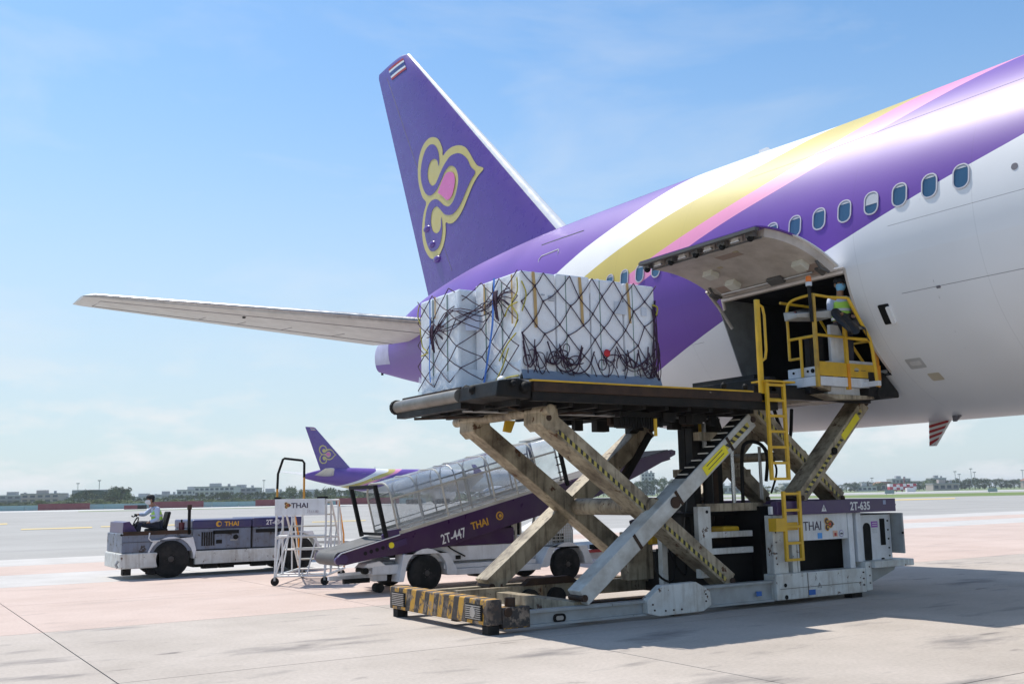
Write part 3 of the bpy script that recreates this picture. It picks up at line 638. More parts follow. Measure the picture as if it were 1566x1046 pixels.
def dbox(name, y, t, w, l, h, m, par=DOOR):
    """box hanging under the liner"""
    a = DP(y, t, -.15); q = DP(y, t, -.15-h); return B().beam(a, q, w, l, up=(0, 1, 0)).build(name, m, par, bevel=.012)
MWB = mat('plastic_cream', (.66, .64, .56), .5)
for y, t in ((11.35, -19.5), (12.95, -18.5), (13.05, -28)): dbox('liner_box', y, t, .22, .20, .11, MWB)
for y, t, w, l in ((11.25, -14.8, .34, .28), (13.3, -15.2, .30, .26), (12.2, -36, .5, .2)): dbox('liner_recess_plate', y, t, w, l, .006, mat('liner_stain', (.36, .27, .22), .7))
for y, t in ((11.95, -38), (12.75, -29.5)): dbox('liner_vent', y, t, .10, .07, .008, mat('liner_vent_yellow', (.45, .38, .24), .6))
dbox('hinge_actuator', 12.1, -14.6, .32, .16, .07, MEDGE)
B().tube([DP(yd0+.35, -14.2, -.18), DP(yd1-.35, -14.2, -.18)], .018, 6).build('torque_tube', MSTL, DOOR)
for y in (11.05, 13.55):
    a = B(); a.tube([DP(y, -12.2, -.16), DP(y, -16, -.22), DP(y, -19, -.16)], .028, 6); a.tube([DP(y+.12, -12, -.16), DP(y+.12, -15.5, -.17)], .05, 8); a.build('hinge_arm', MEDGE, DOOR)
a = B(); a.tube([(13.62, 13.72, 4.75), (13.36, 13.78, 5.15), DP(13.72, -17, -.14)], .035, 6).build('door_strut', MDI, DOOR)
B().beam((HX+.06, yd0, HZ-.09), (HX+.06, yd1, HZ-.09), .05, .10, up=(0, 0, 1)).build('hinge_beam', MDI, AIR)

# ------------------------------------------------------------------ cargo loader (scissor lift)
YN, YF = 11.40, 14.15
LD = thing('cargo_loader', (10.4, 12.8, 0), 'big scissor lift cargo loader with raised deck under the netted white cargo', 'cargo loader')
# base frame
bp = B().box(6.80, 7.02, YN, YF+.1, .12, .44).build('bumper', MHZ, LD, bevel=.015)
for y0 in (11.52, 13.72):
    gr = B().box(6.785, 6.802, y0, y0+.42, .17, .37).build('bumper_vent', MDK, bp)
    for i in range(7): B().box(6.772, 6.79, y0+.02, y0+.40, .185+.026*i, .197+.026*i).build('vent_slat', MSTL, bp)
B().cyl((6.768, 11.73, .27), (6.79, 11.73, .27), .07, 12).build('tow_plate', MSTL, bp)
for y in (11.5, 14.1): B().box(6.82, 6.99, y-.08, y+.08, 0, .118).build('foot', MRUB, LD, bevel=.01)
B().box(7.022, 7.44, 11.39, 11.60, .06, .33).build('corner_block', MHZ, LD, bevel=.012)
B().cyl((7.1, 11.375, .27), (7.1, 11.392, .27), .06, 12).build('corner_ring', MBR, LD)
B().cyl((7.2, 11.50, .30), (7.2, 11.50, .44), .07, 10).build('corner_pin', MBR, LD)
def channel(x0, x1, z0, z1, y, m, name='side_rail'):
    b = B(); b.box(x0, x1, y, y+.14, z1-.035, z1); b.box(x0, x1, y, y+.14, z0, z0+.03); b.box(x0+.001, x1-.001, y+.05, y+.09, z0+.0301, z1-.0351)
    return b.build(name, m, LD)
r1 = channel(7.44, 9.42, .05, .26, 11.42, MGR); r2 = channel(10.5, 11.93, .07, .38, 11.42, MGR)
B().prism(rr(7.95, .13, .10, .055, .05, 4), 1, 11.455, 11.475).build('rail_eyelet', MDK, r1); B().prism(rr(7.95, .13, .06, .028, .025, 4), 1, 11.452, 11.456).build('eyelet_light', MSTL, r1)
oc = B().prism([(9.38, .08), (9.60, .03), (10.42, .04), (10.58, .12), (10.56, .33), (10.30, .46), (9.66, .45), (9.38, .27)], 1, 11.36, 11.50).build('outrigger_plate', MW, LD, bevel=.01)
for x, z in ((9.47, .2), (9.5, .12), (10.47, .18), (10.47, .28), (9.7, .1), (9.85, .1), (10.0, .1)): B().cyl((x, 11.35, z), (x, 11.365, z), .014, 6).build('bolt', MBR, oc)
B().cyl((9.95, 11.5, .08), (9.95, 11.7, .08), .08, 12).build('jack_wheel', MRUB, LD)
B().box(11.55, 11.66, 11.413, 11.419, .17, .24).build('label', MBLU, r2)
fr_ = B().box(7.03, 14.0, 14.0, 14.14, .10, .36).build('far_rail', MCR, LD)
B().box(7.6, 9.1, 13.6, 13.72, .16, .36).build('inner_rail', MCR, LD); B().box(9.2, 11.9, 13.6, 13.72, .16, .36).build('inner_rail', MCR, LD)
B().prism([(8.75, .36), (8.9, .46), (9.6, .47), (9.85, .36)], 1, 13.56, 13.70).build('axle_hump', MBR, LD)
for x in (8.85, 9.35): B().cyl((x, 13.5, .16), (x, 13.62, .16), .15, 16).build('base_wheel', MRUB, LD)
B().box(7.02, 11.9, 12.6, 12.75, .05, .15).build('floor_beam', MBR, LD)
for x in (8.25, 11.4): B().box(x, x+.22, 11.56, 14.0, .14, .30).build('cross_beam', MCR, LD)

# main scissor legs
def leg(p, q, w, h, m, name='scissor_leg', tape=None, ribs=True):
    o = B().beam(p, q, w, h, up=(0, 1, 0)).build(name, m, LD, bevel=.012)
    P, Q = Vector(p), Vector(q); d = (Q-P); n = Vector((0, 1, 0)).cross(d.normalized())
    for e in (P, Q):
        B().cyl(e+Vector((0, -w/2-.02, 0)), e+Vector((0, w/2+.02, 0)), h*.20, 12).build('leg_pin', MBR, o)
    if tape:
        t0, t1, side, sh, wd = tape; L_ = d.length; k = int((t1-t0)*L_/.11)
        a = B().beam(P+d*t0+Vector((0, -w/2-.003, 0))+n*sh, P+d*t1+Vector((0, -w/2-.003, 0))+n*sh, .004, wd, up=(0, 1, 0)).build('hazard_tape', MHY, o)
        dd = d.normalized()
        for i in range(k):
            c = P+d*(t0+(t1-t0)*(i+.25)/k)+Vector((0, -w/2-.0075, 0))+n*sh; s_ = .027
            B().add([c-dd*s_-n*wd/2-dd*wd*.3, c+dd*s_-n*wd/2-dd*wd*.3, c+dd*s_+n*wd/2+dd*wd*.3, c-dd*s_+n*wd/2+dd*wd*.3], [(0, 1, 2, 3)]).build('tape_stripe', MHK, o)
    return o
MHY = mat('hazard_tape_yellow', (.50, .41, .09), .55, chips=((.16, .13, .08), .58, 14)); MHK = mat('hazard_tape_black', (.03, .03, .03), .5)
lA = leg((7.98, 11.86, 2.80), (11.30, 11.86, .40), .40, .24, MCR, tape=(.06, .97, -1, .055, .055))
lB = leg((8.33, 11.56, .36), (11.66, 11.56, 2.84), .30, .24, MLEG, tape=(.80, .97, -1, 0, .08))
lC = leg((7.98, 13.70, 2.80), (11.30, 13.70, .38), .36, .26, MCR)
lD = leg((8.30, 13.96, .36), (11.60, 13.96, 2.84), .36, .28, MCR)
Pb, Qb = Vector((8.33, 11.56, .36)), Vector((11.66, 11.56, 2.84)); db = Qb-Pb; nb = Vector((0, 1, 0)).cross(db.normalized()); nb = nb if nb.z > 0 else -nb
def onB(t, dy, dn): return Pb+db*t+Vector((0, dy, 0))+nb*dn
B().beam(onB(.68, -.157, -.01), onB(.82, -.157, -.01), .006, .15).build('warning_label', MYLB, lB)
for i in range(2): B().beam(onB(.70, -.161, .03-.06*i), onB(.80, -.161, .03-.06*i), .002, .012).build('label_text', MHK, lB)
B().beam(onB(.0, -.08, .127), onB(.60, -.08, .127), .0, .0) if False else None
for i in range(9):
    t = .62+.042*i; B().beam(onB(t, -.10, .135), onB(t, .10, .135), .02, .035, up=(0, 0, 1)).build('leg_step', MALU, lB)
B().beam(onB(.60, 0, .124), onB(.99, 0, .124), .26, .006).build('step_plate', MBK, lB)
for t in (.28, .52, .84): B().beam(onB(t, -.156, 0), onB(t+.012, -.156, 0), .008, .24).build('leg_band', MBR, lB)
for y in (11.56-.15,): B().cyl((10.0, y-.03, 1.60), (10.0, y+.02, 1.60), .085, 18).build('pivot_cap', MBR, lB)
B().cyl((9.78, 11.6, 1.55), (9.78, 14.0, 1.55), .13, 16).build('pivot_tube', MCR, LD, smooth=True)
B().cyl((7.92, 11.5, 2.90), (7.92, 14.15, 2.90), .075, 14).build('slide_tube', MCR, LD, smooth=True)
for y in (11.86, 13.70): B().prism([(7.86, 2.98), (8.12, 2.98), (8.16, 2.72), (7.95, 2.62), (7.84, 2.72)], 1, y-.22, y+.22).build('leg_knuckle', MCR, LD, bevel=.01)
B().prism([(8.14, 2.86), (8.3, 2.86), (8.22, 2.68), (8.1, 2.70)], 1, 13.0, 13.06).build('stop_bracket', MYE, LD)
B().cyl((11.35, 12.75, .6), (11.75, 12.75, 2.7), .09, 12).build('lift_cylinder', MBK, LD, smooth=True)
B().cyl((11.2, 13.5, .4), (10.9, 13.5, 1.3), .07, 10).build('lift_cylinder', MBK, LD, smooth=True)
B().beam((10.9, 13.8, 1.9), (11.55, 13.8, 2.75), .12, .12).build('lock_strut', MBK, LD)

# raised cargo deck
dk = B().box(6.98, 12.0, 11.32, 14.08, 3.06, 3.16).build('deck', MBK, LD)
nb_ = B().box(7.42, 12.0, 11.16, 11.31, 3.10, 3.235).build('deck_edge_beam', MBR, dk, bevel=.01)
B().box(7.42, 12.0, 11.19, 11.30, 2.98, 3.098).build('deck_lower_beam', MBK, dk)
B().box(7.40, 11.45, 11.155, 11.24, 3.236, 3.258).build('deck_edge_strip', MYE, dk)
B().box(7.0, 12.0, 14.09, 14.22, 3.02, 3.26).build('deck_edge_beam', MBK, dk, bevel=.01)
B().cyl((6.92, 12.25, 3.12), (6.92, 14.2, 3.12), .095, 18).build('front_roller', mat('roller_steel', (.20, .19, .17), .42, .3, dirt=((.1, .08, .06), .6, 4)), dk, smooth=True)
B().box(6.90, 7.04, 12.2, 14.2, 2.94, 3.03).build('roller_beam', MBK, dk)
B().cyl((6.92, 14.2, 3.12), (6.92, 14.27, 3.12), .115, 12).build('roller_cap', MDK, dk)
B().box(6.95, 7.0, 12.3, 14.1, 3.218, 3.25).build('roller_edge_plate', MBR, dk)
B().prism([(6.86, 3.02), (7.40, 3.0), (7.42, 3.22), (7.2, 3.27), (6.9, 3.23)], 1, 11.2, 12.2).build('roller_bracket', MBK, dk, bevel=.02)
for x, y, z, r in ((6.95, 12.12, 3.2, .06), (6.9, 11.85, 3.16, .07), (7.3, 11.17, 3.15, .08), (7.0, 11.5, 3.2, .05), (7.12, 11.18, 3.19, .05)): B().ball((x, y, z), r, r, r, 8, 6).build('bracket_roller', MDK, dk, smooth=True)
for i in range(11):
    x = 7.25+.43*i; B().box(x, x+.07, 11.34, 14.06, 2.93, 3.058).build('deck_cross_member', MBK, dk)
for y in (11.9, 12.5, 13.2): B().cyl((7.1, y, 2.94), (11.9, y, 2.94), .025, 8).build('deck_pipe', MSTL if y == 12.5 else MBK, dk)
B().tube([(7.1, 14.0, 2.93), (9.0, 12.0, 2.93)], .02, 6).build('deck_brace', MBR, dk); B().tube([(7.3, 11.6, 2.92), (9.6, 13.6, 2.92)], .018, 6).build('deck_brace', MBR, dk)
for i in range(12):
    x = 7.2+.4*i; B().cyl((x, 11.45, 3.19), (x, 14.0, 3.19), .045, 10).build('deck_roller', MSTL, dk)
random.seed(3)
for i in range(26):
    x = 9.5+random.random()*1.9; y = 11.6+random.random()*2.2; w = .05+random.random()*.12
    B().box(x, x+w*1.6, y, y+w, 2.74+random.random()*.12, 2.931).build('drive_part', MBK if i % 4 else MBR, dk)
for i in range(16):
    x = 9.35+.05*i; B().box(x, x+.028, 11.75, 11.80, 2.70+.02*math.sin(i), 2.86).build('chain_tooth', MDK, dk)
B().box(9.3, 10.25, 11.72, 11.85, 2.86, 2.93).build('chain_guard', MBK, dk)
for x in (10.95, 11.4): B().ball((x, 11.28, 3.32), .045, .045, .06, 8, 6).build('guide_roller', MDK, dk)
B().box(9.6, 9.63, 11.3, 11.34, 2.55, 2.80).build('hanging_strap', MYE, dk)
B().prism([(7.9, 3.16), (10.3, 3.16), (10.3, 3.235), (7.9, 3.235)], 1, 13.9, 14.05).build('deck_guide', MBR, dk)

# bridge platform next to the aircraft and its own small scissor
br = B().box(12.05, 14.5, 11.45, 13.9, 3.26, 3.42).build('bridge_deck', MBK, LD)
B().box(11.98, 12.1, 11.3, 13.1, 3.28, 3.52).build('bridge_edge_beam', MBK, br, bevel=.01)
B().box(11.62, 14.35, 11.30, 11.44, 3.17, 3.36).build('bridge_side_beam', MBK, br)
B().box(11.98, 14.5, 13.9, 14.02, 3.2, 3.55).build('bridge_side_beam', MBK, br)
B().prism([(12.85, 3.26), (14.3, 3.26), (14.1, 3.21), (13.2, 3.18)], 1, 11.05, 12.3).build('bridge_pan', MCR, br)
B().prism([(13.95, 3.25), (14.72, 3.25), (14.72, 3.34), (14.36, 3.66), (13.95, 3.66)], 1, 11.0, 11.5).build('rubber_bumper', MRUB, br, bevel=.02)
B().cyl((14.2, 10.95, 3.30), (14.2, 11.6, 3.30), .10, 14).build('bumper_roller', MRUB, br)
B().box(14.4, 14.62, 11.5, 13.8, 3.3, 3.5).build('rubber_bumper', MRUB, br, bevel=.02)
for i in range(5): B().cyl((12.35+.4*i, 11.9, 3.46), (12.35+.4*i, 13.8, 3.46), .04, 10).build('bridge_roller', MSTL, br)
B().box(12.45, 12.72, 12.1, 13.6, 3.43, 3.66).build('roller_drive_box', MBK, br)
lE = leg((12.66, 11.58, 1.62), (14.36, 11.58, 3.18), .34, .22, MCR, tape=(.05, .92, -1, .0, .06))
lF = leg((12.02, 11.90, 3.10), (13.98, 11.90, 1.60), .36, .22, MCR, tape=(.05, .97, -1, .03, .06))
lG = leg((12.60, 13.75, 1.62), (14.30, 13.75, 3.15), .34, .22, MCR); lH = leg((12.05, 13.55, 3.12), (13.95, 13.55, 1.6), .34, .22, MCR)
Pe, Qe = Vector((12.66, 11.58, 1.62)), Vector((14.36, 11.58, 3.18)); de = Qe-Pe
B().beam(Pe+de*.62+Vector((0, -.178, 0)), Pe+de*.86+Vector((0, -.178, 0)), .006, .12).build('warning_label', MYLB, lE)
B().cyl(Pe+de*.48+Vector((0, -.20, 0)), Pe+de*.48+Vector((0, -.16, 0)), .06, 14).build('pivot_cap', MDK, lE)
B().cyl((13.2, 11.8, 2.32), (13.2, 13.8, 2.32), .08, 12).build('pivot_tube', MCR, LD)
for (a, q) in (((11.2, 12.2, 2.62), (12.9, 12.2, 2.62)), ((11.35, 12.9, 2.05), (13.0, 12.9, 2.05))): B().beam(a, q, .14, .13).build('tie_beam', MCR, LD)
B().cyl((12.05, 12.3, 1.5), (12.05, 12.3, 2.45), .035, 10).build('chrome_rod', mat('chrome', (.6, .6, .62), .2, 1.0, grain=0), LD, smooth=True)
B().cyl((13.1, 12.7, 1.6), (13.1, 12.7, 2.5), .03, 10).build('chrome_rod', MSTL, LD, smooth=True)
# masts and hydraulics in the middle
for x, y, w in ((11.42, 12.55, .15), (11.86, 12.55, .20), (11.66, 13.0, .12)): B().box(x, x+w, y, y+.16, .25, 2.95).build('lift_mast', MBK, LD)
B().cyl((11.68, 12.5, .4), (11.68, 12.5, 2.5), .085, 14).build('mast_cylinder', MBK, LD, smooth=True)
B().box(11.83, 11.93, 12.52, 12.54, 1.4, 2.1).build('mast_plate', MBR, LD)
B().box(11.62, 11.80, 12.7, 12.9, 2.5, 2.9).build('mast_head', MYE, LD); B().box(11.56, 11.60, 12.4, 12.46, 2.45, 2.85).build('mast_guide', MSTL, LD)
for k_, pts in enumerate((((11.95, 12.0, 1.5), (11.98, 12.0, 2.3), (12.1, 12.0, 2.52), (12.4, 12.0, 2.5), (12.55, 12.0, 2.3), (12.6, 12.1, 1.9)), ((12.7, 12.2, 3.2), (12.95, 12.1, 2.75), (12.9, 12.0, 2.4)), ((12.95, 12.2, 3.2), (13.0, 12.1, 2.8), (13.1, 12.0, 2.6), (13.3, 12.1, 3.1)),
       ((10.3, 12.2, .9), (10.2, 12.1, .55), (10.5, 12.1, .42), (10.65, 12.2, .8)), ((10.5, 12.3, 1.2), (10.62, 12.2, .7), (10.85, 12.2, .5), (10.9, 12.3, 1.1)), ((12.5, 12.0, 2.45), (12.75, 12.0, 2.1), (12.7, 12.1, 1.7)), ((11.7, 12.3, 3.1), (11.8, 12.2, 2.6), (11.9, 12.3, 2.5)))):
    B().tube(catmull(pts, 6), .03 if k_ < 3 else .018, 7).build('hydraulic_hose', MDK, LD, smooth=True)
B().box(10.05, 10.55, 12.6, 12.8, .42, 1.15).build('valve_block', MCR, LD, bevel=.01); B().box(10.45, 10.6, 12.5, 12.6, .95, 1.1).build('valve_cap', MYE, LD, bevel=.01)

# lower body: engine bay, panels, control cabinet
B().box(12.15, 14.1, 11.85, 14.0, .14, 1.50).build('machinery_housing', MDK, LD)
B().box(11.2, 12.1, 12.0, 13.9, .14, .78).build('machinery_housing', MDK, LD)
ch = B().box(11.93, 14.0, 11.36, 11.62, .08, .47).build('chassis_side_box', MW, LD, bevel=.012)
B().box(14.002, 14.14, 11.35, 11.64, .10, .56).build('chassis_end_box', MW, LD, bevel=.012)
for x, z, r in ((12.12, .30, .03), (12.13, .12, .035)): B().cyl((x, 11.352, z), (x, 11.366, z), r, 12).build('lift_hole', MDK, ch)
for x, z in ((14.08, .22), (14.08, .48), (14.08, .34), (13.93, .2), (13.93, .3), (13.93, .4)): B().cyl((x, 11.34, z), (x, 11.37, z), .012, 8).build('bolt', MBR, ch)
B().box(12.62, 12.78, 11.354, 11.36, .12, .20).build('label', MBLU, ch); B().box(12.78, 12.9, 11.354, 11.36, .13, .19).build('label', mat('label_pale', (.5, .5, .5), .5), ch)
def tri(x, z, s, m, par, y=11.355):
    b = B(); b.tube([(x-s, y, z), (x+s, y, z), (x, y, z+1.7*s)], s*.09, 4, True); b.box(x-s*.1, x+s*.1, y-.001, y+.001, z+.35*s, z+1.1*s); return b.build('warning_triangle', m, par)
tri(12.88, .22, .045, MHK, ch)
B().box(12.62, 12.624, 11.353, 11.36, .09, .46).build('panel_joint', MBR, ch); B().box(12.0, 13.9, 11.353, 11.36, .245, .25).build('scratch_line', MBR, ch)
B().box(13.0, 13.3, 11.0+.4, 11.6, 0, .08).build('foot', MRUB, LD) if False else B().box(13.7, 13.95, 11.42, 11.58, 0, .079).build('foot', MRUB, LD)
p1 = B().box(11.99, 12.30, 11.44, 11.60, .471, 1.36).build('side_post', MW, LD, bevel=.008)
for z in (.62, .78, .95, 1.1): B().cyl((12.05, 11.43, z), (12.05, 11.442, z), .012, 8).build('bolt', MBR, p1)
B().box(12.42, 12.52, 11.46, 11.58, .471, 1.0).build('side_post', MW, LD); B().box(12.56, 12.60, 11.48, 11.58, .471, .95).build('side_post', MW, LD)
sp = B().box(12.31, 13.72, 11.44, 11.48, .95, 1.36).build('sign_panel', MWC, LD, bevel=.004)
text('THAI', .205, (12.68, 11.436, 1.105), NEAR, MTXD, sp, sx=.92)
emblem(13.17, 11.434, 1.19, .24, sp, (MTXG, MTXD, mat('emblem_red', (.6, .03, .03), .4, grain=0)))
B().box(13.0, 13.10, 11.434, 11.439, .97, 1.06).build('label', MSKYB, sp)
B().box(13.36, 13.47, 11.434, 11.439, .985, 1.085).build('label', mat('label_peach', (.7, .45, .33), .5), sp); B().cyl((13.56, 11.434, 1.035), (13.56, 11.439, 1.035), .055, 18).build('round_label', mat('label_lilac', (.35, .3, .5), .5), sp); B().cyl((13.56, 11.432, 1.035), (13.56, 11.4335, 1.035), .043, 18).build('round_label', MWC, sp); B().box(13.53, 13.59, 11.429, 11.431, 1.02, 1.045).build('label_symbol', MTXD, sp); B().box(13.39, 13.44, 11.431, 11.433, 1.0, 1.05).build('label_symbol', MRED, sp)
for x in (13.73, 13.93): B().box(x, x+.12, 11.43, 11.58, .471 if x < 13.8 else .561, 1.36).build('side_post', MWC, LD, bevel=.006)
pb = B().box(12.04, 14.88, 11.36, 11.50, 1.362, 1.575).build('purple_beam', MPU, LD, bevel=.008)
B().box(12.04, 14.88, 13.98, 14.12, 1.362, 1.575).build('purple_beam', MPU, LD, bevel=.008); B().box(14.74, 14.88, 11.501, 13.979, 1.362, 1.575).build('purple_beam', MPU, LD, bevel=.008)
text('2T-635', .185, (13.72, 11.356, 1.405), NEAR, MTXW, pb, sx=.92, bold=.004)
tw = B().add([(13.03, 11.356, 1.40), (13.15, 11.356, 1.40), (13.09, 11.356, 1.51)], [(0, 1, 2)]).build('warning_triangle', MTXW, pb); B().box(13.083, 13.097, 11.350, 11.354, 1.42, 1.475).build('triangle_symbol', MTXD, tw)
B().box(14.55, 14.62, 11.354, 11.358, 1.48, 1.55).build('label', mat('label_greyblue', (.3, .35, .5), .5), pb)
B().cyl((14.88, 11.42, 1.47), (14.94, 11.42, 1.47), .02, 8).build('beam_hook', MDK, pb)
cb = B().box(14.14, 14.92, 11.52, 12.7, .50, 1.33).build('control_cabinet', MWC, LD, bevel=.015)
B().prism(rr(14.29, .85, .09, .33, .085, 5), 1, 11.510, 11.522).build('cabinet_opening', MDK, cb)
B().box(14.16, 14.90, 11.512, 11.521, 1.31, 1.328).build('cabinet_shadow_gap', MDK, cb)
B().box(14.63, 14.75, 11.510, 11.521, .80, 1.24).build('cabinet_vent', MDK, cb)
B().box(14.41, 14.57, 11.512, 11.519, 1.10, 1.20).build('label', MPLB, cb); 
for i in range(2): B().box(14.43, 14.55, 11.508, 11.511, 1.165-.035*i, 1.175-.035*i).build('label_text', MTXW, cb)
for i in range(3): B().box(14.43, 14.55, 11.514, 11.52, 1.07-.03*i, 1.075-.03*i).build('label_text', MGR, cb)
for z in (.62, .75, .9, 1.05, 1.2): B().cyl((14.83, 11.505, z), (14.83, 11.522, z), .014, 8).build('bolt', MDK, cb)
B().box(14.62, 14.68, 11.505, 11.522, .56, .59).build('latch', MDK, cb)
cd_ = B().box(14.935, 14.975, 11.30, 11.75, .66, 1.33).build('cabinet_door', MGR, cb, bevel=.006); B().cyl((14.92, 11.29, 1.0), (14.94, 11.30, 1.0), .02, 8).build('door_handle', MDK, cb)
sh = B().box(14.145, 15.15, 11.28, 12.4, .455, .565).build('step_shelf', MW, LD, bevel=.01)
B().prism([(14.15, .45), (14.95, .45), (14.9, .38), (14.3, .20), (14.15, .20)], 1, 11.5, 12.6).build('shelf_bracket', MGR, LD)
p2 = B().box(10.84, 11.10, 11.85, 11.95, .45, 1.52).build('bay_post', MW, LD, bevel=.006); B().cyl((11.02, 11.84, 1.44), (11.02, 11.852, 1.44), .025, 10).build('post_hole', MDK, p2)
B().box(10.40, 10.50, 12.2, 12.3, .3, 1.35).build('bay_post', MW, LD)
for z in (1.04, .79): B().box(11.101, 11.985, 11.86, 11.94, z, z+.09).build('bay_rail', MW, LD, bevel=.006)
B().box(11.05, 12.3, 11.9, 12.1, 1.44, 1.56).build('top_beam', MCR, LD); B().box(11.0, 12.1, 12.3, 13.6, 1.36, 1.42).build('top_plate', MDK, LD)
B().box(11.5, 11.85, 12.0, 12.3, 1.05, 1.2).build('tank', MYE, LD, bevel=.03); B().box(11.12, 11.9, 12.25, 12.9, .85, 1.05).build('pump_unit', MBK, LD)
B().box(11.93, 11.98, 11.40, 11.45, 1.38, 1.50).build('small_bracket', MWC, LD)
# ladders
def ladder(x0, x1, y, z0, z1, rungs, name='ladder'):
    b = B(); b.box(x0, x0+.055, y, y+.05, z0, z1); o = b.build(name, MYE, LD, bevel=.006)
    B().box(x1-.055, x1, y, y+.05, z0, z1).build('ladder_rail', MYE, o, bevel=.006)
    for i in range(rungs): 
        z = z0+.02+(z1-z0-.06)*i/(rungs-1); B().box(x0+.056, x1-.056, y+.005, y+.045, z-.02, z+.02).build('rung', MYE, o)
    return o
l1 = ladder(11.68, 12.10, 11.10, 1.90, 3.40, 7); l2 = ladder(12.10, 12.50, 11.28, .66, 1.73, 5)
B().box(11.66, 12.30, 11.08, 11.40, 3.402, 3.43).build('top_step', MYE, l1); B().box(11.74, 12.04, 11.152, 11.40, 3.12, 3.16).build('step_box', MYE, l1)
B().box(11.90, 12.095, 11.27, 11.43, 1.12, 1.32).build('step_bracket', MYE, l2); B().box(12.16, 12.44, 11.331, 11.38, 1.13, 1.25).build('step_back', MYE, l2)
hp = B().box(11.62, 11.70, 11.16, 11.22, 3.10, 4.70).build('hand_post', MYE, LD, bevel=.01)
B().tube([(11.71, 11.19, 4.62), (11.78, 11.19, 4.59), (11.81, 11.19, 4.46), (11.81, 11.19, 3.91), (11.78, 11.19, 3.78), (11.71, 11.19, 3.74)], .022, 8).build('grab_handle', MYE, hp, smooth=True)
# operator cage
PF = B().box(12.76, 14.24, 11.02, 11.9, 3.39, 3.535).build('cage_floor', MWC, LD, bevel=.006)
for y0, y1 in ((11.03, 11.30), (11.305, 11.58), (11.585, 11.78)): B().box(12.742, 12.758, y0, y1, 3.38, 3.53).build('floor_panel', MWC, PF)
for x0, x1 in ((12.80, 13.46), (13.50, 14.18)): B().box(x0, x1, 11.003, 11.018, 3.385, 3.53).build('floor_panel', MWC, PF)
B().box(13.12, 13.9, 11.15, 11.9, 3.27, 3.385).build('floor_support', MWC, PF); B().box(12.76, 13.08, 11.2, 11.9, 3.27, 3.385).build('floor_support', MBK, PF); B().prism([(12.74, 3.385), (13.1, 3.385), (13.08, 3.3), (12.95, 3.34)], 1, 11.05, 11.8).build('floor_gusset', MCR, PF)
yp = [B().box(a, c, 11.005, 11.03, 3.545, 3.77).build('kick_panel', MYE, PF) for a, c in ((12.80, 13.44), (13.50, 14.20))]
text('cargo', .05, (13.66, 11.003, 3.66), NEAR, MHK, yp[1]) if False else B().ball((13.68, 11.004, 3.67), .06, .002, .035, 12, 6).build('worn_label', mat('worn_label_paint', (.42, .38, .28), .6), yp[1])
B().box(13.62, 13.72, 11.001, 11.003, 3.645, 3.66).build('label_text', MHK, yp[1]); B().box(13.78, 13.9, 11.002, 11.004, 3.66, 3.668).build('label_text', MHK, yp[1])
def rail(pts, r=.024, m=MYE, name='guard_rail'): return B().tube(pts, r, 8).build(name, m, PF, smooth=True)
def post(x, z0, z1, y=11.02, m=MYE, w=.055, name='guard_post'): return B().box(x-w/2, x+w/2, y-.03, y+.03, z0, z1).build(name, m, PF, bevel=.008)
post(12.755, 3.36, 4.86, m=mat('stained_yellow_paint', (.55, .33, .04), .5, dirt=((.2, .11, .04), .7, 4))); post(13.47, 3.34, 4.52, m=MYE); post(14.22, 3.33, 4.18, m=MOR)
B().box(13.44, 13.50, 10.985, 11.0, 3.34, 3.76).build('post_foot', MOR, PF); B().box(14.12, 14.26, 10.985, 11.0, 3.52, 3.77).build('post_foot', MOR, PF)
rail([(12.755, 11.02, 4.85), (13.15, 11.02, 4.84), (13.3, 11.02, 4.82)]); rail([(13.30, 10.78, 4.80), (13.42, 10.76, 4.60), (13.72, 10.74, 4.16), (13.77, 10.74, 3.98), (13.84, 10.74, 3.38)], .028); rail([(13.15, 11.02, 4.84), (13.30, 10.78, 4.80)], .024); rail([(13.47, 11.02, 4.19), (13.72, 10.74, 4.14)], .024); B().box(13.80, 13.88, 10.70, 11.02, 3.39, 3.47).build('post_bracket', MWC, PF)
rail([(12.755, 11.02, 4.20), (13.5, 11.02, 4.20), (14.2, 11.02, 4.16)])
rail(catmull([(12.755, 11.02, 4.85), (12.755, 11.3, 4.84), (12.755, 11.5, 4.80), (12.755, 11.58, 4.66), (12.755, 11.58, 4.3), (12.755, 11.58, 3.84)], 5)); rail([(12.755, 11.02, 4.18), (12.755, 11.56, 4.18)]); rail([(12.755, 11.58, 3.85), (12.755, 11.33, 3.85)], .022)
rail([(12.755, 11.33, 3.54), (12.755, 11.33, 4.17)], .026); rail([(13.74, 11.5, 3.55), (13.74, 11.5, 4.5)], .026); rail([(13.82, 11.2, 4.14), (14.24, 11.2, 3.70)], .024); rail([(14.22, 11.85, 3.55), (14.22, 11.85, 4.2), (14.22, 11.05, 4.2)], .024); rail([(14.22, 11.85, 4.2), (13.7, 11.85, 4.85), (12.9, 11.85, 4.86)], .024)
bx = B().box(12.80, 12.84, 11.06, 11.68, 3.545, 3.70).build('lamp_box', MWC, PF, bevel=.01)
for y in (11.15, 11.25, 11.55): B().cyl((12.785, y, 3.63), (12.801, y, 3.63), .035 if y == 11.15 else .02, 12).build('lamp_lens', MDK, bx)
B().box(12.86, 12.90, 11.1, 11.14, 3.54, 4.2).build('console_leg', MWC, PF); cab = B().box(13.28, 13.62, 11.16, 11.22, 3.80, 4.42).build('console_column', MWC, PF, bevel=.01); B().box(12.92, 13.26, 11.3, 11.4, 3.56, 4.25).build('console_back', MBK, PF); B().box(13.1, 13.5, 11.08, 11.16, 3.76, 3.80).build('console_foot', MWC, PF); B().box(13.52, 14.2, 11.08, 11.12, 3.775, 3.83).build('panel_cap', MWC, PF)
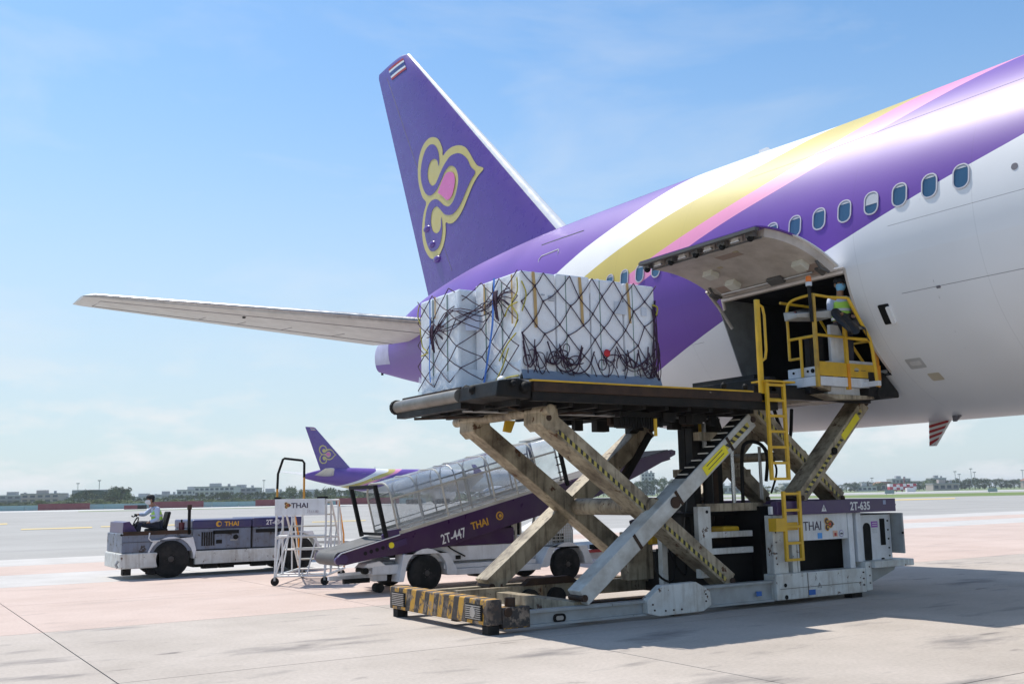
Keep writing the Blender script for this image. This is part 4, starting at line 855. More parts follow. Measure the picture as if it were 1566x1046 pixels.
co = B().add([(12.48, 11.12, 4.47), (13.18, 11.02, 4.50), (13.24, 11.4, 4.50), (12.60, 11.5, 4.47), (12.44, 11.10, 4.52), (13.16, 10.99, 4.62), (13.22, 11.42, 4.72), (12.60, 11.52, 4.62)], [(0, 1, 2, 3), (4, 5, 6, 7), (0, 1, 5, 4), (1, 2, 6, 5), (2, 3, 7, 6), (3, 0, 4, 7)]).build('control_console', mat('console_grey', (.42, .42, .40), .5, dirt=((.25, .22, .18), .5, 5)), PF, bevel=.01)
B().add([(12.72, 11.10, 4.588), (13.12, 11.04, 4.638), (13.18, 11.38, 4.722), (12.76, 11.44, 4.66)], [(0, 1, 2, 3)]).build('console_screen', MDK, co)
for i in range(4): B().ball((12.55+.05*i, 11.2+.06*i, 4.57+.012*i), .016, .016, .016, 8, 5).build('console_button', MRED if i == 1 else MBK, co)
bp_ = B().cyl((12.70, 11.02, 4.40), (12.68, 11.02, 4.98), .028, 10).build('beacon_pole', MBK, PF); b = B().lathe((12.68, 11.02, 4.98), (0, 0, 1), ((0, .052), (.06, .052), (.065, .048)), 14).build('beacon_base', MWC, bp_, smooth=True); B().lathe((12.68, 11.02, 5.05), (0, 0, 1), ((0, .046), (.07, .045), (.09, .035), (.097, .01)), 14).build('beacon_lens', MBEACON, bp_, smooth=True)

# ------------------------------------------------------------------ netted cargo on the deck
PAL = thing('cargo_pallet', (8.6, 12.7, 3.26), 'white wrapped cargo cartons under a dark net on the raised loader deck', 'cargo')
MCT = mat('wrapped_carton_white', (.88, .885, .90), .32, coat=.4, bump=.75, bscale=7, dirt=((.74, .77, .82), .6, 2.2))
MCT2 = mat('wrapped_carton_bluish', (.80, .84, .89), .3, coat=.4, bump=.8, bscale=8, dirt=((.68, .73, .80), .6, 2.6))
MNET = mat('dark_net_cord', (.045, .018, .04), .8, grain=.1); MNEY = mat('yellow_net_cord', (.42, .36, .04), .75); MSTB = mat('blue_strap', (.04, .16, .55), .5); MTAN = mat('tan_tape', (.55, .36, .14), .5)
MSEAM = mat('green_banding', (.16, .26, .22), .5)
MSHT = mat('blue_grey_sheet', (.20, .25, .33), .38, bump=.4, bscale=9)
B().box(7.15, 9.95, 11.42, 14.0, 3.258, 3.285).build('pallet_base', MSTL, PAL)
random.seed(11)
NF, LF1, LF2 = 11.50, 7.46, 7.20
for i in range(4):
    x0 = 7.46+.6*i; h = 4.80+random.uniform(-.012, .022)-.0*i; d = random.uniform(0, .018)
    c_ = B().box(x0+.010, x0+.588, NF+d, 12.74, 3.37, h).build('wrapped_carton', MCT, PAL, bevel=.022)
    if i: B().box(x0-.0+.16, x0+.172, NF+d-.004, NF+d+.001, 3.4, h-.02).build('banding', MSEAM, c_)
    x1 = 7.20 if i == 0 else x0
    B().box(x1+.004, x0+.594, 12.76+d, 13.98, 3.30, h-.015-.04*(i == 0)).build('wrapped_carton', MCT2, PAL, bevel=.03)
P0 = [c for c in PAL.children if c.name.startswith('wrapped_carton')]
for y in (11.98, 12.42, 13.1, 13.55): B().box(7.453 if y < 12.7 else 7.193, 7.462 if y < 12.7 else 7.204, y, y+.012, 3.4, 4.72).build('banding', MSEAM, PAL)
# crumpled base sheet
random.seed(5); b = B(); n = 40
for r_, (z, o_) in enumerate(((3.29, .05), (3.36, .035), (3.42, .012))):
    for i in range(n+1):
        x = 7.44+2.44*i/n; b.v.append((x, NF-o_-random.random()*.02, z+random.uniform(-.012, .012)))
for r_ in range(2):
    for i in range(n): b.f.append((r_*(n+1)+i, r_*(n+1)+i+1, (r_+1)*(n+1)+i+1, (r_+1)*(n+1)+i))
b.build('base_sheet', MSHT, PAL, smooth='all')
b = B(); n = 24
for r_, (z, o_) in enumerate(((3.29, .03), (3.36, .022), (3.48, .016), (3.56, .008))):
    for i in range(n+1):
        y = 11.5+2.5*i/n; b.v.append(((LF1 if y < 12.75 else LF2)-o_-random.random()*.012, y, z+random.uniform(-.03, .03)))
for r_ in range(3):
    for i in range(n): b.f.append((r_*(n+1)+i, r_*(n+1)+i+1, (r_+1)*(n+1)+i+1, (r_+1)*(n+1)+i))
MFILM = bpy.data.materials.new('clear_film'); MFILM.use_nodes = True; nt = MFILM.node_tree; nt.nodes.clear()
a1 = N(nt, 'ShaderNodeBsdfTransparent'); a2 = N(nt, 'ShaderNodeBsdfPrincipled'); a2.inputs['Base Color'].default_value = (.8, .85, .92, 1); a2.inputs['Roughness'].default_value = .2; ms = N(nt, 'ShaderNodeMixShader'); ms.inputs[0].default_value = .45; o_ = N(nt, 'ShaderNodeOutputMaterial')
nt.links.new(a1.outputs[0], ms.inputs[1]); nt.links.new(a2.outputs[0], ms.inputs[2]); nt.links.new(ms.outputs[0], o_.inputs[0])
b.build('film_wrap', MFILM, PAL, smooth='all')
B().ball((7.42, 11.95, 3.33), .07, .09, .06, 9, 6).build('film_bundle', MAWH, PAL, smooth=True)
def nf(u, v, o=.012): return Vector((7.47+2.40*u, NF-o, 3.30+1.50*v))
def lf(t, v, o=.014):
    o += .022
    y = 11.5+2.48*t; x = LF1 if y < 12.66 else (LF2 if y > 12.76 else LF1+(LF2-LF1)*(y-12.66)/.10); return Vector((x-o, y, 3.30+(1.50-.05*max(0, t-.5)*2)*v))
random.seed(21); net = B(); CRD = .0075
def cord(pts, m=None, r=CRD, k=4): (m or net).tube(catmull(pts, k), r, 5)
nodes = {}
for j in range(6):
    for i in range(13):
        if (i+j) % 2: continue
        u = i/12; v = 1.0-.145*j
        if 0 < i < 12: u += random.uniform(-.02, .02); v += random.uniform(-.03, .03) if j else 0
        v -= .025*math.sin(u*3)*(j > 0); nodes[i, j] = nf(u, v)
for (i, j), p in nodes.items():
    for di in (-1, 1):
        if (i+di, j+1) in nodes:
            q = nodes[i+di, j+1]; m_ = (p+q)/2+Vector((random.uniform(-.01, .01), -.004, -.012)); cord([p, m_, q])
    if j: net.ball(p, .017, .014, .02, 6, 4)
# lower band: slack, tangled net
for (i, j), p in list(nodes.items()):
    if j == 5 or (j == 4 and i in (0, 12)):
        q = nf(min(1, max(0, i/12+random.uniform(-.05, .05))), .05, .03); cord([p, nf(i/12+random.uniform(-.03, .03), .15, .04), q])
        cord([p, nf(min(.99, i/12+random.uniform(.03, .08)), .17, .03), nf(min(.99, i/12+.1), .04, .03)])
for q in range(15):      # slack swags hooked between the knots
    i = random.randrange(0, 12); u0 = i/12; u1 = min(1, u0+random.choice((.08, .16, .25))); lo = random.uniform(.05, .20)
    cord([nf(u0, random.uniform(.26, .36), .03), nf(u0+(u1-u0)*.22, lo+.05, .045), nf((u0+u1)/2, lo, .05), nf(u0+(u1-u0)*.8, lo+.06, .045), nf(u1, random.uniform(.24, .38), .03)], r=random.choice((.007, .0085, .011)), k=6)
for q in range(13):      # loose loops
    u, v = random.uniform(.05, .95), random.uniform(.12, .30); ru, rv = random.uniform(.025, .06), random.uniform(.03, .08); ph = random.uniform(0, 6.28); tw = random.uniform(-.03, .03)
    cord([nf(max(.005, min(.995, u+ru*math.cos(ph+t)+tw*t/3)), max(.04, v+rv*math.sin(ph+t*1.05)), .03+.003*t) for t in [j*.8 for j in range(random.choice((6, 8, 11)))]], r=random.choice((.007, .009)), k=5)
for u0 in (.28, .55, .88, .02): 
    cord([nf(u0+.02*math.cos(t)*(1+.2*t/3), .17+.05*math.sin(t), .03+.004*t) for t in [i*.7 for i in range(12)]])
for q in range(9):      # bunched cords down the right corner
    cord([nf(.985+random.uniform(-.03, .015), .82+random.uniform(-.1, .1)), nf(.985+random.uniform(-.025, .02), .55, .035), nf(.985+random.uniform(-.05, .02), .3, .04), nf(.97+random.uniform(-.05, .03), .08, .03)])
# short side: net pulled together at two knots
K1, K2 = (.20, .78), (.77, .60)
ln = {}
for j in range(9):
    for i in range(11):
        if (i+j) % 2: continue
        t, v = i/10, 1-.118*j
        for (kt, kv), st_ in ((K1, .5), (K2, .5)):
            d = math.hypot((t-kt)*1.6, v-kv)
            w = st_*math.exp(-(d/.17)**2); t += (kt-t)*w; v += (kv-v)*w
        if 0 < i < 10: t += random.uniform(-.014, .014)
        if j: v += random.uniform(-.018, .018)
        ln[i, j] = lf(max(0, min(1, t)), max(.0, v), .02)
for (i, j), p in ln.items():
    for di in (-1, 1):
        if (i+di, j+1) in ln:
            q = ln[i+di, j+1]; cord([p, (p+q)/2+Vector((-.004, 0, -.008)), q])
for q in range(6):
    cord([lf(K1[0], K1[1]+random.uniform(-.06, .06), .04), lf(.36+random.uniform(-.03, .03), .76+random.uniform(-.16, .09), .04), lf(.55+random.uniform(-.03, .03), .70+random.uniform(-.16, .09), .04), lf(K2[0], K2[1]+random.uniform(-.04, .04), .04)])
for q in range(10):
    a = random.uniform(0, 6.28); cord([lf(K1[0], K1[1], .05), lf(K1[0]+.07*math.cos(a), K1[1]+.10*math.sin(a), .05), lf(K1[0]+.13*math.cos(a+.2), K1[1]+.2*math.sin(a+.2), .02)])
    cord([lf(K2[0], K2[1], .05), lf(K2[0]+.05*math.cos(a), K2[1]+.09*math.sin(a), .05), lf(K2[0]+.11*math.cos(a+.2), K2[1]+.2*math.sin(a+.2), .02)])
for kt, kv in (K1, K2):
    for q in range(5): cord([lf(kt+.015*math.cos(q*1.3), kv+.08, .06), lf(kt+.02*math.cos(q*2), kv, .08), lf(kt+.015*math.sin(q), kv-.13-.02*q, .05)], r=.013)
NET = net.build('cargo_net', MNET, PAL, smooth='all', kind='stuff')
ye = B()
for P in (((.0, .93), (-.03, .80), (.06, .70), (.0, .58), (.03, .48)), ((.0, .70), (.09, .68), (.13, .60)), ((.10, .30), (.16, .15), (.24, .02)), ((.02, .42), (.12, .33), (.20, .2)), ((.0, .03), (.12, .03), (.25, .0)), ((.96, .7), (.93, .5), (.86, .42), (.95, .4)), ((.97, .95), (.99, .85), (.96, .75))):
    cord([lf(max(0, t), v, .03) for t, v in P], ye, .010)
cord([nf(.0, .9, .02), nf(.03, .78, .02), nf(.0, .62, .02)], ye, .010); cord([nf(.96, .80, .03), nf(1.0, .78, .03), nf(.985, .7, .04)], ye, .014)
ye.build('yellow_cords', MNEY, PAL, smooth='all', kind='stuff')
def ribbon(pts, w, m, name, side): 
    b = B()
    for p in pts:
        e = Vector((0, w/2, 0)) if side else Vector((w/2, 0, 0)); b.v += [tuple(p-e), tuple(p+e)]
    b.f = [(2*i, 2*i+1, 2*i+3, 2*i+2) for i in range(len(pts)-1)]; return b.build(name, m, PAL)
ribbon(catmull([lf(.245, 1, .022), lf(.245, .8, .045), lf(.25, .6, .05), lf(.29, .42, .03), lf(.37, .02, .03)]), .055, MSTB, 'blue_strap', True)
ribbon(catmull([lf(.835, .98, .022), lf(.83, .6, .03), lf(.84, .3, .03), lf(.83, .1, .03)]), .035, MSTB, 'blue_strap', True)
for u, v0, w in ((.085, .48, .05), (.415, .55, .05), (.775, .60, .045)): ribbon([nf(u, 1.0, .004), nf(u+.01, .8, .004), nf(u+.015, v0, .004)], w, MTAN, 'tape', False)
for t, v0 in ((.07, .52), (.37, .68), (.78, .75)): ribbon([lf(t, .98, .006), lf(t, v0, .006)], .045, MTAN, 'tape', True)
B().ball(nf(.588, .285, .05), .055, .03, .055, 12, 8).build('red_rosette', mat('rosette_red', (.55, .02, .03), .6, bump=.8, bscale=30), PAL, smooth=True)
B().box(*sorted((7.85, 8.0)), NF-.006, NF-.003, 4.42, 4.50).build('stencil', mat('stencil_grey', (.45, .46, .5), .6), PAL) if False else text('THIS SIDE', .05, (7.86, NF-.006, 4.47), NEAR, mat('stencil_grey', (.30, .31, .34), .6), PAL) if False else None
for x, z, w, h in ((7.92, 4.47, .10, .016), (7.92, 4.44, .10, .016), (7.92, 4.41, .10, .016), (7.80, 4.48, .06, .014), (9.08, 4.32, .22, .18), (9.58, 4.33, .1, .12)):
    B().box(x, x+w, NF-.0055, NF-.0035, z, z+h).build('print_mark', mat('print_grey', (.36, .38, .42), .6) if h < .1 else mat('paper_label', (.62, .66, .72), .5), PAL)
B().add([lf(.43, .55, .008), lf(.49, .55, .008), lf(.49, .70, .008), lf(.43, .70, .008)], [(0, 1, 2, 3)]).build('paper_label', mat('paper_blue_label', (.55, .62, .8), .5), PAL)

# ------------------------------------------------------------------ people
MSK = mat('skin', (.34, .19, .12), .5, grain=.05); MHR = mat('black_cloth', (.015, .015, .018), .8); MSHB = mat('pale_blue_shirt', (.52, .60, .76), .75); MVST = mat('green_hi_vis', (.52, .88, .12), .6); MSIL = mat('reflective_band', (.65, .66, .68), .35); MTRS = mat('dark_trousers', (.03, .03, .045), .8)
MMSK = mat('blue_face_mask', (.22, .52, .78), .7); MMSW = mat('white_face_mask', (.72, .74, .76), .7); MSHO = mat('black_shoe', (.012, .012, .012), .5)
def skin(name, V, Ed, m, parent, sub=2, root=0):
    """V: (x, y, z, r) or (x, y, z, rx, ry)"""
    me = bpy.data.meshes.new(name); me.from_pydata([v[:3] for v in V], Ed, [])
    o = bpy.data.objects.new(name, me); COL.objects.link(o)
    sk = o.modifiers.new('skin', 'SKIN'); sk.use_smooth_shade = True; sk.branch_smoothing = .4
    for i, v in enumerate(V):
        d = me.skin_vertices[0].data[i]; d.radius = (v[3], v[4] if len(v) > 4 else v[3]); d.use_root = (i == root)
    ss = o.modifiers.new('sub', 'SUBSURF'); ss.levels = ss.render_levels = sub
    bpy.context.view_layer.update()
    m2 = bpy.data.meshes.new_from_object(o.evaluated_get(bpy.context.evaluated_depsgraph_get()))
    bpy.data.objects.remove(o); m2.materials.clear(); m2.materials.append(m)
    for p in m2.polygons: p.use_smooth = True
    r = bpy.data.objects.new(name, m2); COL.objects.link(r); r.parent = parent; WLOC[r.name] = Vector((0, 0, 0)); return r
def chain(V, Ed, start, pts):
    k = start
    for p in pts: V.append(p); Ed.append((k, len(V)-1)); k = len(V)-1
    return k
def hand(V, Ed, wrist, d, side, curl=.5):
    """five fingers leaving the palm; d: direction of the hand, side: across the palm towards the thumb"""
    w = Vector(V[wrist][:3]); d = Vector(d).normalized(); sd = Vector(side); sd = (sd-d*sd.dot(d)).normalized(); nn = d.cross(sd)
    pm = chain(V, Ed, wrist, [(*(w+d*.05), .022, .016), (*(w+d*.085), .024, .014)])
    for f, (a, L_) in enumerate(((.027, .062), (.009, .070), (-.009, .066), (-.026, .052))):
        b0 = w+d*.10+sd*a; b1 = b0+(d*math.cos(curl*.6)+nn*math.sin(curl*.6))*L_*.5; b2 = b1+(d*math.cos(curl*1.5)+nn*math.sin(curl*1.5))*L_*.5
        chain(V, Ed, pm, [(*b0, .0095), (*b1, .0088), (*b2, .0075)])
    t0 = w+d*.035+sd*.03; chain(V, Ed, wrist, [(*t0, .012), (*(t0+d*.03+sd*.018+nn*.012), .0105), (*(t0+d*.058+sd*.02+nn*.024), .009)])
def head_parts(P, hx, hy, hz, mask, cap=True):
    """facing -Y in the figure's own frame; centre of the head at hx, hy, hz"""
    for sx in (-1, 1):
        B().ball((hx+sx*.031, hy-.092, hz+.02), .013, .008, .008, 8, 5).build('eye', mat('eye_dark', (.02, .015, .012), .3, grain=0) if 'eye_dark' not in bpy.data.materials else bpy.data.materials['eye_dark'], P, smooth=True, local=True)
        B().ball((hx+sx*.082, hy+.005, hz), .014, .025, .034, 8, 6).build('ear', MSK, P, smooth=True, local=True)
    B().prism([(hy-.09, hz+.025), (hy-.122, hz-.018), (hy-.09, hz-.028)], 0, hx-.014, hx+.014).build('nose', MSK, P, local=True, bevel=.006)
    b = B(); rows = ((.012, .098, .070), (-.03, .118, .074), (-.07, .098, .066), (-.098, .06, .05)); n = 10
    for dz, d, w in rows:
        for i in range(n+1):
            a = math.pi*(i/n); b.v.append((hx+w*1.08*math.cos(a), hy-(d*math.sin(a)**.8 if 0 < i < n else 0)-.004, hz+dz))
    for r_ in range(len(rows)-1):
        for i in range(n): b.f.append((r_*(n+1)+i, r_*(n+1)+i+1, (r_+1)*(n+1)+i+1, (r_+1)*(n+1)+i))
    b.build('face_mask', mask, P, smooth='all', local=True)
    b = B(); b.lathe((hx, hy+.008, hz+.045), (0, 0, 1), ((0, .098), (.03, .102), (.065, .088), (.09, .055), (.098, .01)), 18); b.prism([(-.088+hx, -.08+hy), (-.05+hx, -.15+hy), (hx, -.165+hy), (.05+hx, -.15+hy), (.088+hx, -.08+hy)], 2, hz+.045, hz+.054); b.build('cap', MHR, P, smooth=True, local=True)
    b = B(); b.ball((hx, hy+.022, hz+.015), .088, .086, .075, 12, 8); b.build('hair', MHR, P, smooth=True, local=True)
def figure(P, pose, mask, gloves=None):
    """pose: pelvis, chest, neck, head + per side shoulder, elbow, wrist, hip, knee, ankle, toe (figure's own frame, facing -Y)"""
    g = pose; V, Ed = [], []
    V.append((*g['pelvis'], .135, .105)); c = chain(V, Ed, 0, [(*(Vector(g['pelvis']).lerp(Vector(g['chest']), .5)), .125, .10), (*g['chest'], .14, .105)])
    nk = chain(V, Ed, c, [(*g['neck'], .056)])
    hd = Vector(g['head']); chain(V, Ed, nk, [(*(hd+Vector((0, -.005, -.075))), .062, .07), (*hd, .080, .094), (*(hd+Vector((0, .008, .07))), .07, .08)])
    for sd in ('l', 'r'):
        s_, e, w, hdir, hs = g['sh'+sd], g['el'+sd], g['wr'+sd], g['hd'+sd], g['hs'+sd]
        k = chain(V, Ed, c, [(*s_, .056), (*(Vector(s_).lerp(Vector(e), .5)), .046), (*e, .038), (*(Vector(e).lerp(Vector(w), .4)), .037), (*w, .025)])
        hand(V, Ed, k, hdir, hs, g.get('curl', .8))
        hp, kn, an, to = g['hp'+sd], g['kn'+sd], g['an'+sd], g['to'+sd]
        chain(V, Ed, 0, [(*hp, .088), (*(Vector(hp).lerp(Vector(kn), .5)), .075), (*kn, .055), (*(Vector(kn).lerp(Vector(an), .35)), .055), (*an, .036), (*to, .034, .028)])
    skin('body', V, Ed, MSK, P)
    # shirt with sleeves
    V, Ed = [], []; V.append((*g['pelvis'], .15, .118)); c = chain(V, Ed, 0, [(*(Vector(g['pelvis']).lerp(Vector(g['chest']), .5)), .142, .115), (*g['chest'], .158, .122)])
    chain(V, Ed, c, [(*(Vector(g['chest']).lerp(Vector(g['neck']), .72)), .085)])
    for sd in ('l', 'r'):
        s_, e, w = Vector(g['sh'+sd]), Vector(g['el'+sd]), Vector(g['wr'+sd]); pts = [(*s_, .070), (*(s_.lerp(e, .5)), .060)]
        pts += [(*e, .052), (*(e.lerp(w, .5)), .048), (*(e.lerp(w, .86)), .040)] if g.get('long'+sd, True) else [(*(s_.lerp(e, .8)), .058)]
        chain(V, Ed, c, pts)
    skin('shirt', V, Ed, MSHB, P)
    V, Ed = [], []; V.append((*(Vector(g['pelvis']).lerp(Vector(g['chest']), .12)), .185, .150)); c = chain(V, Ed, 0, [(*(Vector(g['pelvis']).lerp(Vector(g['chest']), .55)), .180, .150), (*g['chest'], .190, .156)])
    for sd in ('l', 'r'): chain(V, Ed, c, [(*(Vector(g['chest']).lerp(Vector(g['sh'+sd]), .72)+Vector((0, 0, .035))), .088, .075)])
    v = skin('vest', V, Ed, MVST, P)
    ch, pv = Vector(g['chest']), Vector(g['pelvis'])
    for t in (.35, .75):
        c0 = pv.lerp(ch, t); b = B(); n = 20; w_, d_ = .158+.012*t, .140
        for dz in (-.022, .022):
            for i in range(n): a = 2*math.pi*i/n; b.v.append((c0.x+w_*1.03*math.cos(a), c0.y+d_*1.04*math.sin(a), c0.z+dz))
        b.f = [(i, (i+1) % n, n+(i+1) % n, n+i) for i in range(n)]; b.build('reflective_band', MSIL, v, smooth='all', local=True)
    V, Ed = [], []; V.append((*g['pelvis'], .152, .122))
    for sd in ('l', 'r'):
        hp, kn, an = Vector(g['hp'+sd]), Vector(g['kn'+sd]), Vector(g['an'+sd]); chain(V, Ed, 0, [(*hp, .102), (*(hp.lerp(kn, .5)), .088), (*kn, .072), (*(kn.lerp(an, .5)), .064), (*(kn.lerp(an, .93)), .058)])
    skin('trousers', V, Ed, MTRS, P)
    for sd in ('l', 'r'):
        an, to = Vector(g['an'+sd]), Vector(g['to'+sd]); V, Ed = [(*(an+Vector((0, .02, -.02))), .048, .042)], []; chain(V, Ed, 0, [(*(an.lerp(to, .6)), .046, .036), (*(to+Vector((0, -.02, 0))), .038, .026)]); skin('shoe', V, Ed, MSHO, P)
    head_parts(P, *g['head'], mask)
    if gloves:
        for sd in gloves:
            V, Ed = [(*g['wr'+sd], .034)], []; hand(V, Ed, 0, g['hd'+sd], g['hs'+sd], g.get('curl', .8)); V = [(*q[:3], *[r_*1.25 for r_ in q[3:]]) for q in V]; skin('glove', V, Ed, MHR, P)
OP = thing('person', (13.66, 11.22, 3.54), 'worker in cap and blue face mask standing at the raised loader controls', 'person', rz=R_(-22))
figure(OP, dict(pelvis=(0, .02, .88), chest=(0, .01, 1.24), neck=(0, .01, 1.43), head=(-.01, -.03, 1.575), shl=(.17, .02, 1.36), ell=(.22, 0, 1.09), wrl=(.10, -.20, 1.03), hdl=(-.5, -1, -.1), hsl=(-1, 0, .2), shr=(-.17, .02, 1.36), elr=(-.235, -.06, 1.10), wrr=(-.22, -.27, 1.02), hdr=(0, -1, -.15), hsr=(1, 0, 0),
   hpl=(.09, .02, .84), knl=(.10, -.01, .46), anl=(.10, .02, .09), tol=(.12, -.12, .035), hpr=(-.09, .02, .84), knr=(-.10, -.01, .46), anr=(-.10, .02, .09), tor=(-.12, -.12, .035), longl=False), MMSK)
TP = B(); random.seed(9)      # black sheet thrown over the cage rail
nu, nv = 16, 12; path = [(13.30, 11.02, 4.86), (13.5, 11.02, 4.86), (13.74, 11.02, 4.82), (13.95, 11.02, 4.55)]
for j in range(nv+1):
    for i in range(nu+1):
        u, v = i/nu, j/nv; x = 13.12+.66*u; top = 4.63-.03*u+.03*math.sin(u*9)-.32*max(0, u-.72); y = 10.96+.14*math.cos(v*3.3-.55)-.10+.035*math.sin(u*19+v*3)*min(1, v*2.5)
        z = top-(.40-.02*u+.07*math.sin(u*7.5))*max(0, v-.12)/.88 if v > .12 else top; x += .05*(v-.5)*math.sin(u*5)-.06*v*u
        TP.v.append((x+random.uniform(-.008, .008), y+random.uniform(-.01, .01)-.03, z+random.uniform(-.01, .01)))
for j in range(nv):
    for i in range(nu): k = j*(nu+1)+i; TP.f.append((k, k+1, k+nu+2, k+nu+1))
tp = TP.build('tarpaulin', MTARP, None, smooth='all', label='black tarpaulin draped over the yellow cage rail in front of the worker', cat='tarpaulin'); sd_ = tp.modifiers.new('solid', 'SOLIDIFY'); sd_.thickness = .012; su = tp.modifiers.new('sub', 'SUBSURF'); su.levels = su.render_levels = 1

# ------------------------------------------------------------------ wheels
def wheel(P, x, y, r, w, hub, hr=.5, name='wheel', sub=True):
    """axle along Y, outer side towards -Y, tread bottom on the ground"""
    t = B().lathe((x, y, r), (0, 1, 0), ((0, r*hr), (0, r*.80), (.02, r*.93), (.05, r*.995), (w*.5, r), (w-.05, r*.995), (w-.02, r*.93), (w, r*.80), (w, r*hr)), 30).build(name, MRUB, P, smooth=True)
    if sub:
        h = B().lathe((x, y, r), (0, 1, 0), ((.02, r*hr*1.01), (.05, r*hr*.9), (.07, r*.34), (.03, r*.30), (.0, r*.16), (-.015, r*.05)), 20).build('hub', hub, t, smooth=True)
        for i in range(6):
            a = i*math.pi/3; B().cyl((x+r*.24*math.cos(a), y+.0, r+r*.24*math.sin(a)), (x+r*.24*math.cos(a), y+.04, r+r*.24*math.sin(a)), r*.04, 6).build('wheel_nut', MHUB, h)
    return t
def arch(cx, cz, r, a0, a1, n=12): return [(cx+r*math.cos(R_(a0+(a1-a0)*i/n)), cz+r*math.sin(R_(a0+(a1-a0)*i/n))) for i in range(n+1)]

# ------------------------------------------------------------------ belt loader
BL = thing('belt_loader', (11, 18.3, 0), 'white and dark purple baggage belt loader with a clear canopy over its raised belt', 'belt loader')
ba = math.atan2(1.94, 8.02); bd = Vector((math.cos(ba), 0, math.sin(ba))); bn = Vector((-math.sin(ba), 0, math.cos(ba))); BO = Vector((7.42, 0, .665))
def bp3(s_, n_, y): q = BO+bd*s_+bn*n_; return Vector((q.x, y, q.z))
def bprism(poly, y0, y1):
    b = B(); k = len(poly); b.add([bp3(s_, n_, y) for y in (y0, y1) for s_, n_ in poly], [tuple(range(k))[::-1], tuple(range(k, 2*k))]+[(i, (i+1) % k, k+(i+1) % k, k+i) for i in range(k)]); return b
out = [(0, .115), (8.15, .115), (8.25, .06), (8.22, -.02), (7.0, -.22), (5.9, -.36), (2.2, -.37), (1.5, -.28), (.6, -.16), (0, -.115), (-.08, -.08), (-.115, 0), (-.08, .08)]
bm_ = bprism(out, 17.50, 17.56).build('boom_side', MPUD, BL, bevel=.006); bprism(out, 18.54, 18.60).build('boom_side', MPUD, BL)
bprism([(.1, .105), (8.1, .105), (8.1, -.1), (.1, -.1)], 17.565, 18.535).build('boom_bed', MPUD, BL)
bprism([(0, .128), (8.1, .128), (8.1, .107), (0, .107)], 17.57, 18.53).build('belt', MBLT, BL)
B().cyl(bp3(0, 0, 17.60), bp3(0, 0, 18.5), .128, 20).build('belt_roller', MBLT, BL, smooth=True)
B().cyl(bp3(-.1, .0, 17.44), bp3(-.1, 0, 17.52), .07, 12).build('roller_guard', MPU, BL); B().cyl(bp3(0, 0, 17.46), bp3(0, 0, 17.499), .085, 16).build('roller_cap', MPU, BL)
B().tube([bp3(s_, n_, 17.49) for s_, n_ in ((-.07, .08), (.0, .11), (.5, .115), (1.2, .118))], .012, 6).build('boom_trim', MWC, BL); B().tube([bp3(s_, n_, 17.49) for s_, n_ in ((-.07, .08), (-.12, .0), (-.08, -.08), (0, -.11))], .012, 6).build('boom_trim', MWC, BL)
for i in range(5): B().cyl(bp3(.45+.12*i, -.02, 17.49), bp3(.45+.12*i, -.02, 17.502), .035, 10).build('boom_hole', MDK, bm_)
ml = B().cyl(bp3(.98, -.02, 17.47), bp3(.98, -.02, 17.5), .055, 12).build('marker_light', MYLB, BL); bprism([(.9, -.09), (1.3, -.09), (1.3, .02), (.9, .02)], 17.475, 17.499).build('marker_plate', MPU, BL)
lt = lambda s_, n_: bp3(s_, n_, 17.496)
text('2T-447', .26, lt(2.02, -.30), (R_(90), -ba, 0), MTXW, BL, sx=.72, bold=.003); text('THAI', .20, lt(2.72, -.215), (R_(90), -ba, 0), MTXG, BL, sx=.9, bold=.004)
q = lt(3.40, -.115); B().lathe(q, (0, 1, 0), ((0, .085), (-.004, .085)), 16).build('emblem_outline', MTXG, BL); B().lathe(q+Vector((0, -.005, 0)), (0, 1, 0), ((0, .06), (-.003, .06)), 14).build('emblem_field', MPUD, BL); B().lathe(q+Vector((.01, -.009, 0)), (0, 1, 0), ((0, .035), (-.003, .035)), 12).build('emblem_petal', MTXG, BL)
# canopy
MGLS = bpy.data.materials.new('clear_plastic'); MGLS.use_nodes = True; nt = MGLS.node_tree; nt.nodes.clear()
tr = N(nt, 'ShaderNodeBsdfTransparent'); tr.inputs[0].default_value = (.90, .915, .93, 1); gl = N(nt, 'ShaderNodeBsdfGlossy'); gl.inputs['Roughness'].default_value = .12; df = N(nt, 'ShaderNodeBsdfDiffuse'); df.inputs[0].default_value = (.62, .64, .66, 1)
lw = N(nt, 'ShaderNodeLayerWeight'); lw.inputs[0].default_value = .35; tcn = N(nt, 'ShaderNodeTexCoord'); nz = N(nt, 'ShaderNodeTexNoise'); nz.inputs['Scale'].default_value = 2.2; nz.inputs['Detail'].default_value = 6; nt.links.new(tcn.outputs['Object'], nz.inputs['Vector'])
rg = N(nt, 'ShaderNodeMapRange'); rg.inputs[1].default_value = .4; rg.inputs[2].default_value = .7; rg.inputs[3].default_value = .15; rg.inputs[4].default_value = .44; nt.links.new(nz.outputs[0], rg.inputs[0])
s1 = N(nt, 'ShaderNodeMixShader'); s2 = N(nt, 'ShaderNodeMixShader'); oo = N(nt, 'ShaderNodeOutputMaterial')
nt.links.new(rg.outputs[0], s1.inputs[0]); nt.links.new(tr.outputs[0], s1.inputs[1]); nt.links.new(df.outputs[0], s1.inputs[2])
mf = N(nt, 'ShaderNodeMath', operation='MULTIPLY'); mf.inputs[1].default_value = .75; nt.links.new(lw.outputs['Facing'], mf.inputs[0]); nt.links.new(mf.outputs[0], s2.inputs[0]); nt.links.new(s1.outputs[0], s2.inputs[1]); nt.links.new(gl.outputs[0], s2.inputs[2]); nt.links.new(s2.outputs[0], oo.inputs[0])
YA, YB = 17.52, 18.58
